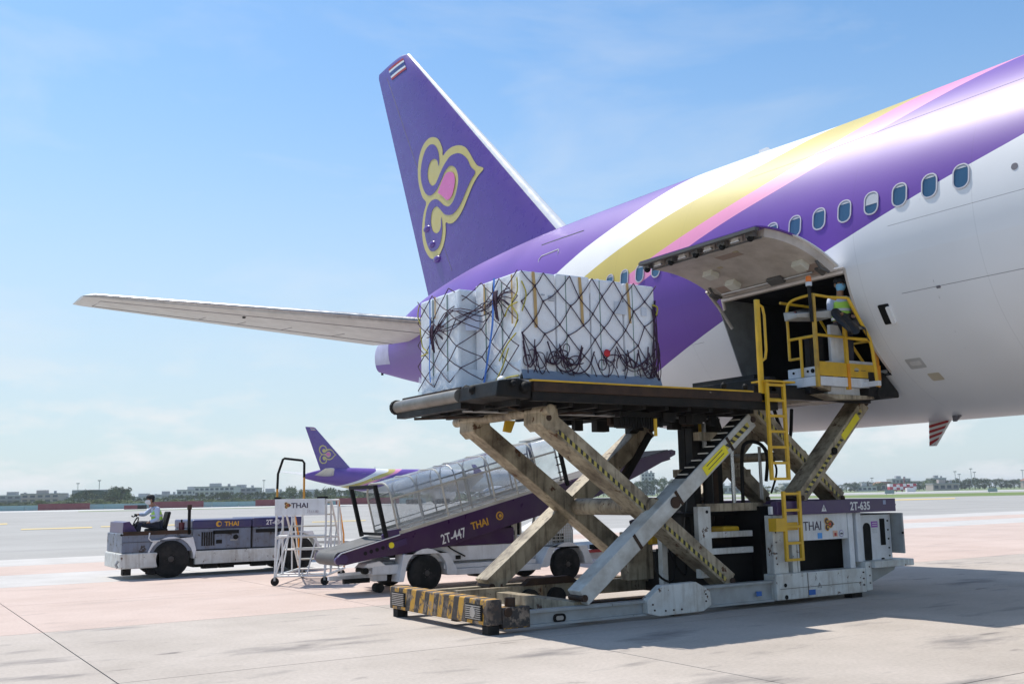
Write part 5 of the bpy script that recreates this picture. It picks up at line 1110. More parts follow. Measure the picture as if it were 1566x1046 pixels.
def hoop(s_, inset=0): # section of the canopy in (y, n)
    P = [(YA, .14), (YA, .80)]+[(YA+.28-.28*math.cos(R_(a)), .80+.30*math.sin(R_(a))) for a in (22, 45, 68, 90)]
    P += [(YA+YB-y, n_) for y, n_ in P[::-1]]; return [bp3(s_+.06*max(0, n_-.8), n_, y) for y, n_ in P]
S0, S1 = 1.20, 5.05; ss_ = [S0+(S1-S0)*i/7 for i in range(8)]
for i in range(7):
    a, q = hoop(ss_[i]+.015), hoop(ss_[i+1]-.015); n = len(a); B().add(a+q, [(j, j+1, n+j+1, n+j) for j in range(n-1)]).build('canopy_panel', MGLS, BL, smooth='all')
for i, s_ in enumerate(ss_): B().tube(hoop(s_), .020, 7).build('canopy_hoop', MALU if i in (0, 2, 4, 5, 6) else MGR, BL, smooth=True)
for y in (YA-.01, YB+.01):
    B().beam(bp3(S0, .155, y), bp3(S1, .155, y), .035, .06).build('canopy_sill', MALU, BL); B().beam(bp3(S0, .80, y), bp3(S1, .80, y), .03, .035).build('canopy_rail', MALU if y < 18 else MGR, BL)
    B().beam(bp3(S0, .26, y), bp3(S1, .26, y), .02, .02).build('canopy_lower_rail', MGR, BL)
B().tube(hoop(2.62), .014, 6).build('roof_handle', MSTL, BL); B().beam(bp3(4.7, 1.125, 18.0), bp3(5.1, 1.125, 18.0), .5, .02).build('roof_edge', MGR, BL)
for s_, m_ in ((.92, MDK), (5.16, MDK)):
    lo = .14 if s_ < 2 else .05
    for y in (YA-.02, YB+.02): B().beam(bp3(s_, lo, y), bp3(s_, 1.10, y), .07, .075).build('end_frame_post', m_, BL, bevel=.01)
    if s_ < 2: B().beam(bp3(s_, 1.10, YA-.05), bp3(s_, 1.10, YB+.05), .08, .07, up=(1, 0, 0)).build('end_frame_bar', m_, BL, bevel=.01); B().beam(bp3(s_, .20, YA), bp3(s_, .20, YB), .05, .05, up=(1, 0, 0)).build('end_frame_bar', m_, BL)
for i in range(4): B().beam(bp3(5.0-.0*i, .2+.16*i, 17.5), bp3(5.14, .2+.16*i, 17.5), .02, .02).build('end_step', MDK, BL)
bprism([(.85, .118), (1.25, .118), (1.25, .22), (.95, .26), (.85, .2)], 17.50, 17.55).build('frame_foot', MPU, BL)
# chassis
for y0, y1 in ((17.46, 17.80), (18.90, 19.24)):
    B().prism([(8.52, .20), (8.62, .70), (9.56, .70), (9.76, .38), (9.76, .27), (9.58, .27)]+arch(9.1, .34, .44, -6, 180)[0:]+[(8.62, .20)], 1, y0, y1).build('fender', MWC, BL, bevel=.01)
    B().prism([(11.66, .30), (11.90, .70), (12.84, .70), (13.02, .32), (12.82, .32)]+arch(12.35, .33, .44, 0, 180)+[(11.84, .30)], 1, y0, y1).build('fender', MWC, BL, bevel=.01)
    B().box(9.765, 11.70, y0+.02, y0+.10, .26, .38).build('chassis_rail', MWC, BL, bevel=.008)
for x in (9.1, 12.35): wheel(BL, x, 17.44, .335, .24, MHUB); wheel(BL, x, 19.0, .335, .24, MHUB)
B().box(9.6, 13.0, 17.82, 18.88, .30, .52).build('chassis_bed', MWC, BL); B().box(8.3, 9.6, 17.85, 18.85, .36, .56).build('front_bed', MWC, BL, bevel=.02)
bx = B().box(9.28, 11.14, 17.58, 18.9, .80, 1.12).build('engine_cover', MPUD, BL, bevel=.02); B().box(9.26, 11.12, 17.60, 18.9, .52, .797).build('engine_panel', MWC, BL, bevel=.01)
B().box(9.8, 9.9, 17.57, 17.6, .55, .62).build('panel_vent', MDK, BL); B().box(9.5, 11.6, 17.52, 17.66, .39, .47).build('side_step', MWC, BL); 
B().tube([(10.7, 17.6, 1.125), (10.7, 17.6, 1.20), (11.1, 17.6, 1.20), (11.1, 17.6, 1.125)], .015, 6).build('cover_handle', MALU, BL)
B().box(11.2, 11.45, 17.8, 18.3, .95, 1.06).build('seat', MDK, BL, bevel=.03); B().box(11.36, 11.46, 17.8, 18.3, 1.05, 1.58).build('seat_back', MDK, BL, bevel=.04); B().box(11.15, 11.5, 17.75, 18.4, .53, .94).build('seat_base', MWC, BL)
B().cyl((11.5, 17.62, .72), (11.78, 17.62, 1.72), .03, 8).build('cab_post', MGR, BL); B().box(11.18, 11.22, 17.6, 17.64, .8, 1.7).build('cab_post', MALU, BL); B().box(11.30, 11.33, 17.6, 17.63, .8, 1.7).build('cab_post', MALU, BL); B().box(11.13, 11.19, 17.6, 17.64, 1.05, 1.25).build('grab_box', MALU, BL)
gm = B()
for i in range(17): x = 11.72+.055*i; gm.tube([(x, 17.62, .74), (x, 17.62, 1.74 if x < 12.3 else 1.74-(x-12.3)*1.6)], .005, 4)
for i in range(18): z = .78+.055*i; gm.tube([(11.72, 17.62, z), (12.60 if z < 1.25 else 12.60-(z-1.25)*.6, 17.62, z)], .005, 4)
gm.build('mesh_guard', MALU, BL, kind='stuff')
B().tube([(12.28, 17.62, 1.75), (12.45, 17.62, 1.5), (12.6, 17.62, 1.0), (12.6, 17.62, .72)], .016, 6).build('guard_frame', MGR, BL)
cw = B().prism([(11.95, .71), (12.66, .71), (12.60, 1.12), (12.5, 1.22), (12.1, 1.05), (11.95, 1.0)], 1, 17.66, 18.9).build('rear_cowl', MWC, BL, bevel=.03)
for i in range(3):
    for j in range(3): B().box(12.12+.10*i, 12.20+.10*i, 17.652, 17.661, .76+.07*j, .81+.07*j).build('cowl_vent', MDK, cw)
B().box(12.86, 13.5, 17.7, 17.8, .52, .58).build('rear_bar', MRED, BL); B().box(12.86, 13.9, 17.8, 18.9, .38, .52).build('rear_deck', MWC, BL); B().box(13.2, 13.35, 17.7, 17.85, .585, .68).build('rear_lamp', MDK, BL)
B().cyl((11.8, 17.9, .3), (10.2, 17.9, .30), .05, 8).build('drive_shaft', MDK, BL); B().box(10.6, 11.3, 17.8, 18.6, .14, .30).build('under_tank', MDK, BL, bevel=.04); B().box(9.9, 11.4, 18.0, 18.1, .30, .34).build('exhaust', MDK, BL)
for a, q in (((9.0, 17.8, .55), (9.8, 17.8, 1.15)), ((9.0, 18.4, .55), (9.8, 18.4, 1.15))): B().cyl(a, q, .045, 8).build('boom_ram', MSTL, BL)
B().tube(catmull([(9.15, 17.6, .78), (9.5, 17.58, .88), (9.7, 17.58, .75), (10.0, 17.58, .60)], 6), .014, 5).build('cable', MDK, BL)
for bxs in ((8.05, 8.62, 17.6, 17.95, .34, .52), (8.3, 8.7, 18.2, 18.6, .42, .62), (8.12, 8.4, 17.7, 18.4, .22, .34)): B().box(*bxs).build('front_hitch_block', MWC, BL, bevel=.02)
B().beam((7.35, 18.0, .30), (8.3, 18.0, .32), .08, .07).build('tow_bar', MWC, BL); B().beam((7.42, 17.7, .38), (8.2, 17.7, .40), .06, .05).build('tow_bar', MWC, BL); B().box(7.5, 8.0, 17.6, 17.7, .22, .30).build('bumper_rubber', MDK, BL); B().cyl((7.9, 17.55, .43), (7.9, 17.9, .43), .06, 10).build('hose_reel', MDK, BL); B().cyl((8.3, 17.8, .09), (8.3, 18.0, .09), .085, 12).build('jack_wheel', MRUB, BL)
B().prism([(7.85, .46), (8.35, .50), (8.2, .60), (7.95, .56)], 1, 17.6, 18.0).build('hitch_cover', MAWH, BL, bevel=.02)

# ------------------------------------------------------------------ tow tractor
TG = thing('tow_tractor', (7.5, 25.7, 0), 'low grey and navy airport tow tractor driven by a worker in a hi-vis vest', 'tow tractor')
NY, FY = 24.82, 26.5
B().box(5.12, 6.70, NY+.02, FY, .60, 1.05).build('cockpit_side', MTUG, TG, bevel=.02); B().box(5.14, 6.68, NY, NY+.019, 1.0, 1.09).build('cockpit_rim', MBR, TG); B().box(5.118, 6.4, NY+.005, NY+.018, .84, .845).build('panel_joint', MBK, TG)
B().box(5.08, 5.98, NY-.03, FY+.03, .25, .60).build('front_bumper', MW, TG, bevel=.03); B().tube([(5.04, NY, .28), (5.0, NY, .36), (5.05, NY, .44)], .03, 6).build('tow_hook', MGR, TG); B().ball((5.1, NY-.01, 1.02), .03, .03, .03, 8, 6).build('corner_lamp', MDK, TG)
for x in (5.18, 5.72): B().box(x, x+.18, NY+.1, NY+.3, .10, .249).build('bumper_block', MRUB, TG)
B().prism([(5.15, 1.051), (5.16, 1.30), (5.30, 1.32), (5.46, 1.10), (5.46, 1.051)], 1, NY+.12, FY-.1).build('dashboard', MPU, TG, bevel=.01)
sw = B().tube([(5.52+.06*math.sin(t), 25.40+.17*math.cos(t), 1.25+.15*math.sin(t)) for t in [i*.35 for i in range(18)]], .016, 6, True).build('steering_wheel', MDK, TG, smooth=True); B().cyl((5.36, 25.40, 1.08), (5.52, 25.40, 1.25), .02, 6).build('steering_column', MDK, sw); B().beam((5.52, 25.24, 1.25), (5.52, 25.56, 1.25), .02, .02, up=(0, 0, 1)).build('wheel_spoke', MDK, sw)
B().box(5.78, 6.22, 25.15, 25.65, 1.051, 1.13).build('seat', MDK, TG, bevel=.03); B().beam((6.17, 25.4, 1.10), (6.27, 25.4, 1.52), .42, .07).build('seat_back', MDK, TG, bevel=.03)
hd_ = B().box(6.72, 8.13, NY+.03, FY, .61, 1.10).build('hood', MTUG, TG, bevel=.015); hd2 = B().box(8.17, 9.46, NY+.03, FY, .61, 1.10).build('rear_hood', MTUG, TG, bevel=.015)
t1 = B().box(6.71, 8.14, NY+.01, FY+.02, 1.103, 1.31).build('hood_top', MTUGT, TG, bevel=.035); t2 = B().box(8.16, 9.47, NY+.01, FY+.02, 1.103, 1.325).build('rear_hood_top', MTUGT, TG, bevel=.035); B().box(9.472, 9.5, NY+.1, FY-.1, .7, 1.28).build('rear_panel', MTUGT, TG)
text('THAI', .15, (7.47, NY+.005, 1.15), NEAR, MTXG, t1, sx=1.05, bold=.004); q = Vector((7.33, NY+.004, 1.205)); B().lathe(q, (0, 1, 0), ((0, .07), (-.003, .07)), 14).build('emblem_outline', MTXG, t1); B().lathe(q+Vector((.02, -.004, 0)), (0, 1, 0), ((0, .04), (-.003, .04)), 12).build('emblem_field', MTUGT, t1)
text('2T-634', .16, (8.50, NY+.005, 1.155), NEAR, MTXW, t2, sx=.9, bold=.003)
for x0, x1 in ((7.2, 7.83), (8.25, 9.3)): B().box(x0, x1, NY+.018, NY+.032, .965, 1.05).build('hood_slot', MDK, hd_ if x0 < 8 else hd2)
for i in range(6): B().box(6.93+.055*i, 6.965+.055*i, NY+.018, NY+.032, .70, 1.02).build('hood_grille_slat', MBK, hd_)
B().box(7.28, 7.42, NY+.018, NY+.032, .74, .83).build('hood_port', MDK, hd_); B().cyl((7.75, NY+.01, .88), (7.75, NY+.032, .88), .06, 12).build('hood_latch', MDK, hd_); B().box(7.62, 7.8, NY+.018, NY+.031, .80, .83).build('latch_plate', MGR, hd_)
B().box(8.135, 8.165, NY+.02, FY, .61, 1.10).build('hood_divider', MBK, TG); B().box(6.7, 9.5, NY+.01, NY+.05, .60, .615).build('hood_sill', MBK, TG)
B().box(6.78, 8.85, NY-.03, NY+.10, .28, .59).build('side_skirt', MW, TG, bevel=.012); B().box(6.8, 9.4, NY+.2, FY-.2, .2, .6).build('under_body', MDK, TG)
for x in (7.0, 7.4, 8.2): B().box(x, x+.35, NY+.1, NY+.3, .16, .279).build('under_part', MDK, TG)
r_ = .43
for y0, y1 in ((NY-.02, NY+.30), (FY-.28, FY+.04)):
    B().prism([(5.70, .62), (5.82, .88), (6.72, .92), (6.80, .62), (6.76, .42)]+arch(6.22, .42, .52, 0, 170)+[(5.70, .5)], 1, y0, y1).build('fender', MWC, TG, bevel=.01)
    B().prism([(8.78, .62), (8.86, .98), (9.7, .96), (9.98, .45), (9.90, .30), (9.86, .42)]+arch(9.33, .42, .52, 0, 178)+[(8.80, .5)], 1, y0, y1).build('fender', MWC, TG, bevel=.01)
wheel(TG, 6.22, NY-.03, r_, .30, MHUB, .5); wheel(TG, 9.33, NY-.03, r_, .30, MHUBG, .56); wheel(TG, 6.22, FY-.25, r_, .30, MHUB); wheel(TG, 9.33, FY-.25, r_, .30, MHUB)
B().box(9.72, 10.0, NY+.1, FY-.1, .25, .6).build('rear_bumper', MW, TG, bevel=.02)
B().box(6.60, 6.66, NY+.0, NY+.06, .98, 1.56).build('lamp_post', MDK, TG); B().box(6.585, 6.675, NY-.01, NY+.07, 1.56, 1.67).build('post_lamp', MBR, TG); B().cyl((6.5, NY+.2, 1.05), (6.5, NY+.2, 1.26), .07, 10).build('extinguisher', mat('extinguisher_maroon', (.12, .02, .03), .4), TG); B().cyl((6.5, NY+.2, 1.26), (6.5, NY+.2, 1.33), .02, 6).build('extinguisher_valve', MDK, TG)
B().tube([(5.72, NY-.03, 1.05), (5.70, NY-.03, .92), (5.76, NY-.03, .86), (5.95, NY-.03, .86)], .015, 6).build('grab_handle', MWC, TG)
DR = thing('person', (6.03, 25.40, 1.10), 'driver in hi-vis vest and white mask sitting at the tractor wheel', 'person', rz=R_(-90))
figure(DR, dict(pelvis=(0, .02, .10), chest=(0, -.05, .41), neck=(0, -.11, .58), head=(.02, -.19, .69), shl=(.18, -.06, .51), ell=(.24, -.06, .25), wrl=(.20, -.26, .17), hdl=(-.2, -1, -.1), hsl=(-1, 0, 0), shr=(-.18, -.07, .51), elr=(-.19, -.26, .36), wrr=(-.06, -.46, .37), hdr=(.1, -.6, -.4), hsr=(1, 0, 0),
   hpl=(.10, -.04, .10), knl=(.13, -.44, .16), anl=(.12, -.50, -.22), tol=(.12, -.62, -.27), hpr=(-.10, -.04, .10), knr=(-.12, -.44, .16), anr=(-.12, -.50, -.22), tor=(-.12, -.62, -.27), curl=1.2), MMSW, gloves='lr')

# ------------------------------------------------------------------ mobile access steps
rz_ = math.atan2(-.552, .834)
RK = thing('mobile_steps', (7.32, 20.79, 0), 'white tubular mobile steps on castors with a name board on the front', 'mobile steps', rz=rz_)
MRK = mat('steps_white_tube', (.68, .69, .69), .4, dirt=((.4, .38, .34), .4, 4))
def rt(pts, r=.022, m=MRK, name='frame_tube'): return B().tube(pts, r, 7).build(name, m, RK, smooth=True, local=True)
Wd, Dp = 1.03, 2.2
for u in (0, Wd):
    rt([(u, 0, .17), (u+.02, .02, 1.72)]); rt([(u, .62, .17), (u, .62, 1.72)]); rt([(u, 0, .19), (u, Dp, .19)], .028); rt([(u, .62, 1.72), (u, Dp, .22)]); rt([(u, 0, 1.72), (u, .62, 1.72)]); rt([(u, .62, .19), (u, 1.25, 1.1)], .016); rt([(u, 0, .95), (u, 1.4, .95)], .016)
    rt([(u, .65, 1.72), (u, .62, 1.2), (u, 0, .2)], .016); rt([(u, Dp-.05, .2), (u, Dp-.1, .95), (u, 1.45, 1.72)], .018, MOR); rt([(u, Dp, .2), (u, 1.5, 1.72), (u, .62, 1.72)], .018); rt([(u, 1.5, .19), (u, 1.42, 1.70)], .018)
for v, z in ((0, .19), (0, 1.0), (.62, .19), (Dp, .19), (.62, .7), (0, 1.72), (.62, 1.72), (1.5, 1.72), (1.42, .95)): rt([(0, v, z), (Wd, v, z)], .02)
rt([(.02, -.01, .22), (.40, -.01, 1.42)], .02); rt([(.50, 0, .2), (.56, 0, 1.42)], .02); rt([(.66, 0, .2), (.86, 0, 1.0)], .016)
for i in range(6): z = .42+.25*i; y = Dp-.22-.26*i; B().box(.03, Wd-.03, y-.1, y+.1, z-.015, z+.015).build('tread', MALU, RK, local=True)
B().box(.02, Wd-.02, .03, .60, 1.70, 1.715).build('platform', MALU, RK, local=True)
sg = B().box(-.01, Wd+.0, -.045, -.025, 1.42, 1.76).build('name_board', MWC, RK, local=True, bevel=.004)
text('THAI', .145, (.33, -.047, 1.575), NEAR, MTXD, sg, sx=1.1, local=True, bold=.003); emblem(.19, -.047, 1.63, .15, sg, (MTXG, MTXD, MRED), local=True); text('2T-L1-80', .075, (.66, -.047, 1.47), NEAR, mat('faded_lettering', (.38, .33, .36), .6), sg, sx=.85, local=True)
MORT = mat('orange_tube', (.58, .27, .03), .5)
for u in (.02, .58): rt([(u, .02, 1.72), (u, .02, 1.98)], .024, MORT, 'hoop_leg')
rt([(.02, .02, 1.97), (.03, .02, 2.28), (.13, .02, 2.58), (.16, .02, 2.60), (.54, .02, 2.55), (.58, .02, 2.50), (.58, .02, 2.20)], .026, MDK, 'hand_hoop'); rt([(.58, .02, 1.97), (.58, .02, 2.21)], .023, MORT, 'hoop_leg')
B().box(-.03, .10, -.03, .06, 1.762, 1.80).build('hoop_clamp', MDK, RK, local=True); B().box(.86, 1.08, -.03, .06, 1.762, 1.80).build('hoop_clamp', MDK, RK, local=True)
rt([(Wd, .62, 1.45), (Wd+.02, 3.4, 1.40)], .014, MGR, 'tow_rope') if False else None
for u, v in ((0, 0), (Wd, 0), (.1, Dp-.1), (Wd-.05, Dp-.1)):
    cs = B().lathe((u, v-.02, .085), (0, 1, 0), ((0, .05), (0, .08), (.01, .085), (.035, .085), (.045, .08), (.045, .05)), 18).build('castor', MRUB, RK, smooth=True, local=True); B().box(u-.02, u+.02, v-.03, v+.035, .10, .18).build('castor_fork', MGR, cs, local=True)

# ------------------------------------------------------------------ second airliner far across the field
fw2 = Vector((CF.x, CF.y)).normalized(); rt2 = Vector((fw2.y, -fw2.x)); al = R_(45)
HD = rt2*math.cos(al)+fw2*math.sin(al); tailp = far(469, 238); pos = tailp+HD*35.4
A2 = thing('airliner', (XC, 0, 0), 'distant airliner of the same livery standing across the field behind the belt loader', 'airliner')
fuselage(A2, False)
for ch in [c for c in AIR.children if c.name.split('.')[0] in ('vertical_fin', 'tail_stabiliser', 'rear_door_outline', 'window', 'roof_antenna')]: copy_tree(ch, A2)
MENG = mat('engine_cowl', (.6, .6, .62), .35)
for s_ in (-1, 1):
    st = [((XC+s_*(2.0+29*f), -15+22*f+(1.5 if f == 1 else 0), 3.9+2.9*f), (XC+s_*(2.0+29*f), -2+12.5*f+(4*(f-.35) if f > .35 else 0), 3.9+2.9*f), .12 if f < .3 else .10, (0, 0, 1)) for f in (0, .15, .35, .6, .85, 1)]
    wg = foil('wing', MAGR, A2, st, 0, 1)
    wl = foil('winglet', MAPU, wg, [((XC+s_*31, 7.6, 6.8), (XC+s_*31, 11.0, 6.8), .08, (0, 0, 1)), ((XC+s_*32.2, 9.8, 7.5), (XC+s_*32.2, 12.2, 7.5), .07, (-s_*.4, 0, .9)), ((XC+s_*32.8, 12.2, 8.8), (XC+s_*32.8, 13.3, 8.8), .06, (1, 0, 0))], 0, 1)
    e = B().lathe((XC+s_*9.7, -18.5, 2.5), (0, 1, 0), ((0, 1.55), (.3, 1.75), (2.5, 1.85), (4.5, 1.55), (5.2, 1.2), (6.8, .6)), 24).build('engine', MENG, A2, smooth=True); B().lathe((XC+s_*9.7, -18.52, 2.5), (0, 1, 0), ((0, 1.5), (.01, .4)), 20).build('fan', MDK, e); B().box(XC+s_*9.7-.15, XC+s_*9.7+.15, -17, -11, 3.9, 4.6).build('pylon', MAGR, e)
    gb = B().cyl((XC+s_*5.4, -1.5, 1.0), (XC+s_*5.2, -1.5, 4.0), .25, 10).build('main_gear', MSTL, A2)
    for y in (-3.0, -1.5, 0): 
        for x in (-.7, .7): B().lathe((XC+s_*5.4+x-.25, y, .66), (1, 0, 0), ((0, .45), (.05, .64), (.45, .64), (.5, .45)), 16).build('gear_wheel', MRUB, gb, smooth=True)
ng = B().cyl((XC, -31, .5), (XC, -31, 3.2), .15, 8).build('nose_gear', MSTL, A2)
for x in (-.5, .2): B().lathe((XC+x, -31, .5), (1, 0, 0), ((0, .4), (.3, .4)), 14).build('gear_wheel', MRUB, ng)
A2.location = (pos.x, pos.y, -.05); A2.rotation_euler = (0, 0, math.atan2(HD.x, -HD.y))

# ------------------------------------------------------------------ airfield edge, town and trees
MTEAL = mat('teal_barrier_paint', (.22, .36, .38), .7, dirt=((.3, .34, .33), .5, .5)); MBAR = mat('dark_red_barrier_paint', (.18, .035, .045), .7, dirt=((.25, .1, .1), .4, .5))
def atd(px, d, z=0.): p = far(px, d); return Vector((p.x, p.y, z))
BW = thing('barrier_wall', atd(250, 298), 'long low teal and dark red barrier wall across the airfield in the distance', 'barrier wall')
reds = ((70, 147), (236, 317), (395, 470), (515, 610))
px = -110
while px < 650:
    nx = px+40; red = any(a <= px+20 <= b for a, b in reds)
    p, q = atd(px+.4, 298, .72), atd(nx-.4, 298, .72); B().beam(p, q, .3, 1.50, up=(fw2.x, fw2.y, 0)).build('barrier_panel', MTEAL, BW)
    px = nx
for a, b in reds:
    n = max(2, round((b-a)/26))
    for i in range(n): p, q = atd(a+(b-a)*i/n+.15, 292, .92), atd(a+(b-a)*(i+1)/n-.15, 292, .92); B().beam(p, q, .6, 1.80, up=(fw2.x, fw2.y, 0)).build('barrier_panel', MBAR, BW)
MB2 = mat('barrier_block_white', (.62, .6, .58), .7)
p, q = atd(199, 262, .55), atd(219, 262, .55); blk = thing('barrier_block', atd(209, 262), 'short dark red and black barrier block standing left of the tractor driver far off', 'barrier block'); B().beam(p, q, .6, 1.05, up=(fw2.x, fw2.y, 0)).build('block', MBAR, blk); B().beam(q, atd(232, 262, .55), .6, 1.05, up=(fw2.x, fw2.y, 0)).build('block', MBK, blk)
for px, lb in ((1343, 'grey taxiway sign board standing on the far verge near the checkered hut'), (1497, 'grey taxiway sign board alone on the far right grass strip')):
    t = thing('taxiway_sign', atd(px, 262), lb, 'sign', group='taxiway signs'); B().beam(atd(px-7, 262, .75), atd(px+7, 262, .75), .2, .9, up=(fw2.x, fw2.y, 0)).build('board', mat('sign_back_grey', (.38, .43, .48), .6), t)
    for k in (-5, 5): B().cyl(atd(px+k, 262, -.05), atd(px+k, 262, .3), .05, 6).build('leg', MGR, t)

def leafmat(name, a, b):
    m = bpy.data.materials.new(name); m.use_nodes = True; nt = m.node_tree; L = nt.links.new; p = nt.nodes['Principled BSDF']
    tc = N(nt, 'ShaderNodeTexCoord'); n = N(nt, 'ShaderNodeTexNoise'); n.inputs['Scale'].default_value = 1.3; n.inputs['Detail'].default_value = 3; L(tc.outputs['Object'], n.inputs['Vector'])
    cr = N(nt, 'ShaderNodeValToRGB'); cr.color_ramp.elements[0].position = .35; cr.color_ramp.elements[0].color = (*a, 1); cr.color_ramp.elements[1].position = .68; cr.color_ramp.elements[1].color = (*b, 1); L(n.outputs[0], cr.inputs[0])
    oi = N(nt, 'ShaderNodeObjectInfo'); r = N(nt, 'ShaderNodeMapRange'); r.inputs[3].default_value = .8; r.inputs[4].default_value = 1.25; L(oi.outputs['Random'], r.inputs[0]); h = N(nt, 'ShaderNodeHueSaturation'); L(cr.outputs[0], h.inputs['Color']); L(r.outputs[0], h.inputs['Value']); L(h.outputs[0], p.inputs['Base Color']); p.inputs['Roughness'].default_value = .7; return m
LM = [leafmat('dark_foliage', (.032, .055, .02), (.07, .105, .035)), leafmat('mid_foliage', (.045, .075, .02), (.10, .15, .045)), leafmat('yellow_green_foliage', (.08, .115, .03), (.16, .20, .06))]
MTRK = mat('tree_bark', (.10, .08, .06), .9)
def crown_mesh(seed, n_cl, n_lf, flat=1.):
    rs = random.Random(seed); v, f = [], []
    for c in range(n_cl):
        a = rs.uniform(0, 6.28); r = rs.uniform(0, .36); h = rs.uniform(.14, .86); r *= math.sqrt(max(.1, 1-((h-.55)/.48)**2))*1.15
        cx, cy, cz = r*math.cos(a), r*math.sin(a), h; R0 = rs.uniform(.10, .19)
        for l in range(n_lf):
            d = Vector((rs.gauss(0, 1), rs.gauss(0, 1), rs.gauss(0, .8))).normalized()*R0*rs.uniform(.55, 1.05); p = Vector((cx, cy, cz))+d; s_ = rs.uniform(.022, .045)
            t = Vector((rs.uniform(-1, 1), rs.uniform(-1, 1), rs.uniform(-1, 1))).normalized(); u = t.orthogonal().normalized(); w = t.cross(u); k = len(v)
            v += [tuple(p+u*s_), tuple(p+w*s_*.7), tuple(p-u*s_), tuple(p-w*s_*.7)]; f.append((k, k+1, k+2, k+3))
        k = len(v); 
    me = bpy.data.meshes.new('crown'); me.from_pydata(v, [], f); return me
def trunk_mesh(seed):
    rs = random.Random(seed); b = B(); b.tube([(0, 0, -.02), (.01, .01, .2), (.0, .02, .45)], [.035, .028, .018], 7)
    for i in range(4): a = i*1.6+rs.random(); b.tube([(0, .01, .25+.05*i), (.14*math.cos(a), .14*math.sin(a), .45+.06*i)], [.016, .007], 5)
    me = bpy.data.meshes.new('trunk'); me.from_pydata(b.v, [], b.f); me.materials.append(MTRK); return me
CM = []
for k in range(5):
    for mi in range(3):
        me = crown_mesh(100+k, 16+k*2, 46); me.materials.append(LM[mi]); CM.append(me)
TM = [trunk_mesh(i) for i in range(3)]
rs = random.Random(77); NT = [0]; TREES = {}
def tree(px, d, h, w, lab, mi=0, grp='trees beyond the airfield', kind='tree'):
    p = atd(px, d, -.1); t = thing(kind, p, lab, kind, rz=rs.uniform(0, 6.28), group=grp); t.scale = (w, w, h); k = rs.randrange(5)
    c = bpy.data.objects.new('crown', CM[k*3+mi]); COL.objects.link(c); c.parent = t
    tr_ = bpy.data.objects.new('trunk', TM[rs.randrange(3)]); COL.objects.link(tr_); tr_.parent = t; NT[0] += 1; TREES.setdefault(lab, []).append((px, h, mi, t))
LL = 'dense green tree in the far row of trees beyond the barrier wall'; LS = 'low rounded bush in the far hedge just behind the barrier wall'; LR = 'dark green tree in the long far tree line right of the loader'; LC = 'green tree far off in the gap seen under the loader deck'
prof = [(-60, 8), (0, 5), (20, 6), (60, 7), (100, 7), (118, 10), (126, 16), (150, 18), (175, 20), (183, 25), (197, 26), (205, 22), (212, 9), (260, 9), (275, 13), (290, 14), (330, 13), (350, 15), (400, 14), (420, 16), (440, 19), (455, 21), (468, 16), (490, 17), (500, 20), (530, 16), (560, 18), (600, 17), (640, 16), (760, 15)]
px = -70
while px < 760:
    d = rs.uniform(380, 470); hp = lerp1(prof, px)*rs.uniform(.72, 1.05); h = hp/1560*d+1.9; tree(px, d, h, h*rs.uniform(.85, 1.25), LL, 0 if rs.random() < .65 else 1)
    px += rs.uniform(6, 13)
px = -80
while px < 720:
    d = rs.uniform(312, 345); h = rs.uniform(2.2, 3.4); tree(px, d, h, h*rs.uniform(1.6, 2.4), LS, 2 if rs.random() < .7 else 1, 'hedge bushes behind the barrier wall', 'bush'); px += rs.uniform(9, 17)
for q in range(7): tree(122+9.5*q+rs.uniform(-2, 2), 400+rs.uniform(-8, 8), 6.4+.8*math.sin(q*1.1)+(1.9 if q > 5 else 0), 6.5, LL, 0)
for q in (186, 194, 201): tree(q, 398, 8.6+rs.uniform(-.4, .4), 7.5, LL, 0)
px = 880
while px < 1050:
    d = rs.uniform(560, 640); h = rs.uniform(17, 24)/1560*d+1.75; tree(px, d, h, h*rs.uniform(.6, .8), LC, 0 if rs.random() < .7 else 1, 'trees under the loader'); px += rs.uniform(6, 10)
px = 1195
while px < 1620:
    d = rs.uniform(640, 760); hp = lerp1([(1190, 5), (1310, 10), (1330, 9), (1350, 8), (1390, 11), (1480, 12), (1540, 11), (1620, 11)], px); h = hp*rs.uniform(.85, 1.2)/1560*d+1.9; tree(px, d, h, h*rs.uniform(1.2, 1.8), LR, 0 if rs.random() < .75 else 1, 'tree line on the right'); px += rs.uniform(5, 9)
px = 1050
while px < 1200:
    d = rs.uniform(640, 760); h = rs.uniform(4, 8)/1560*d+1.9; tree(px, d, h, h*1.6, 'low green tree far off behind the loader lift masts', 1, 'trees behind the loader masts'); px += rs.uniform(9, 14)

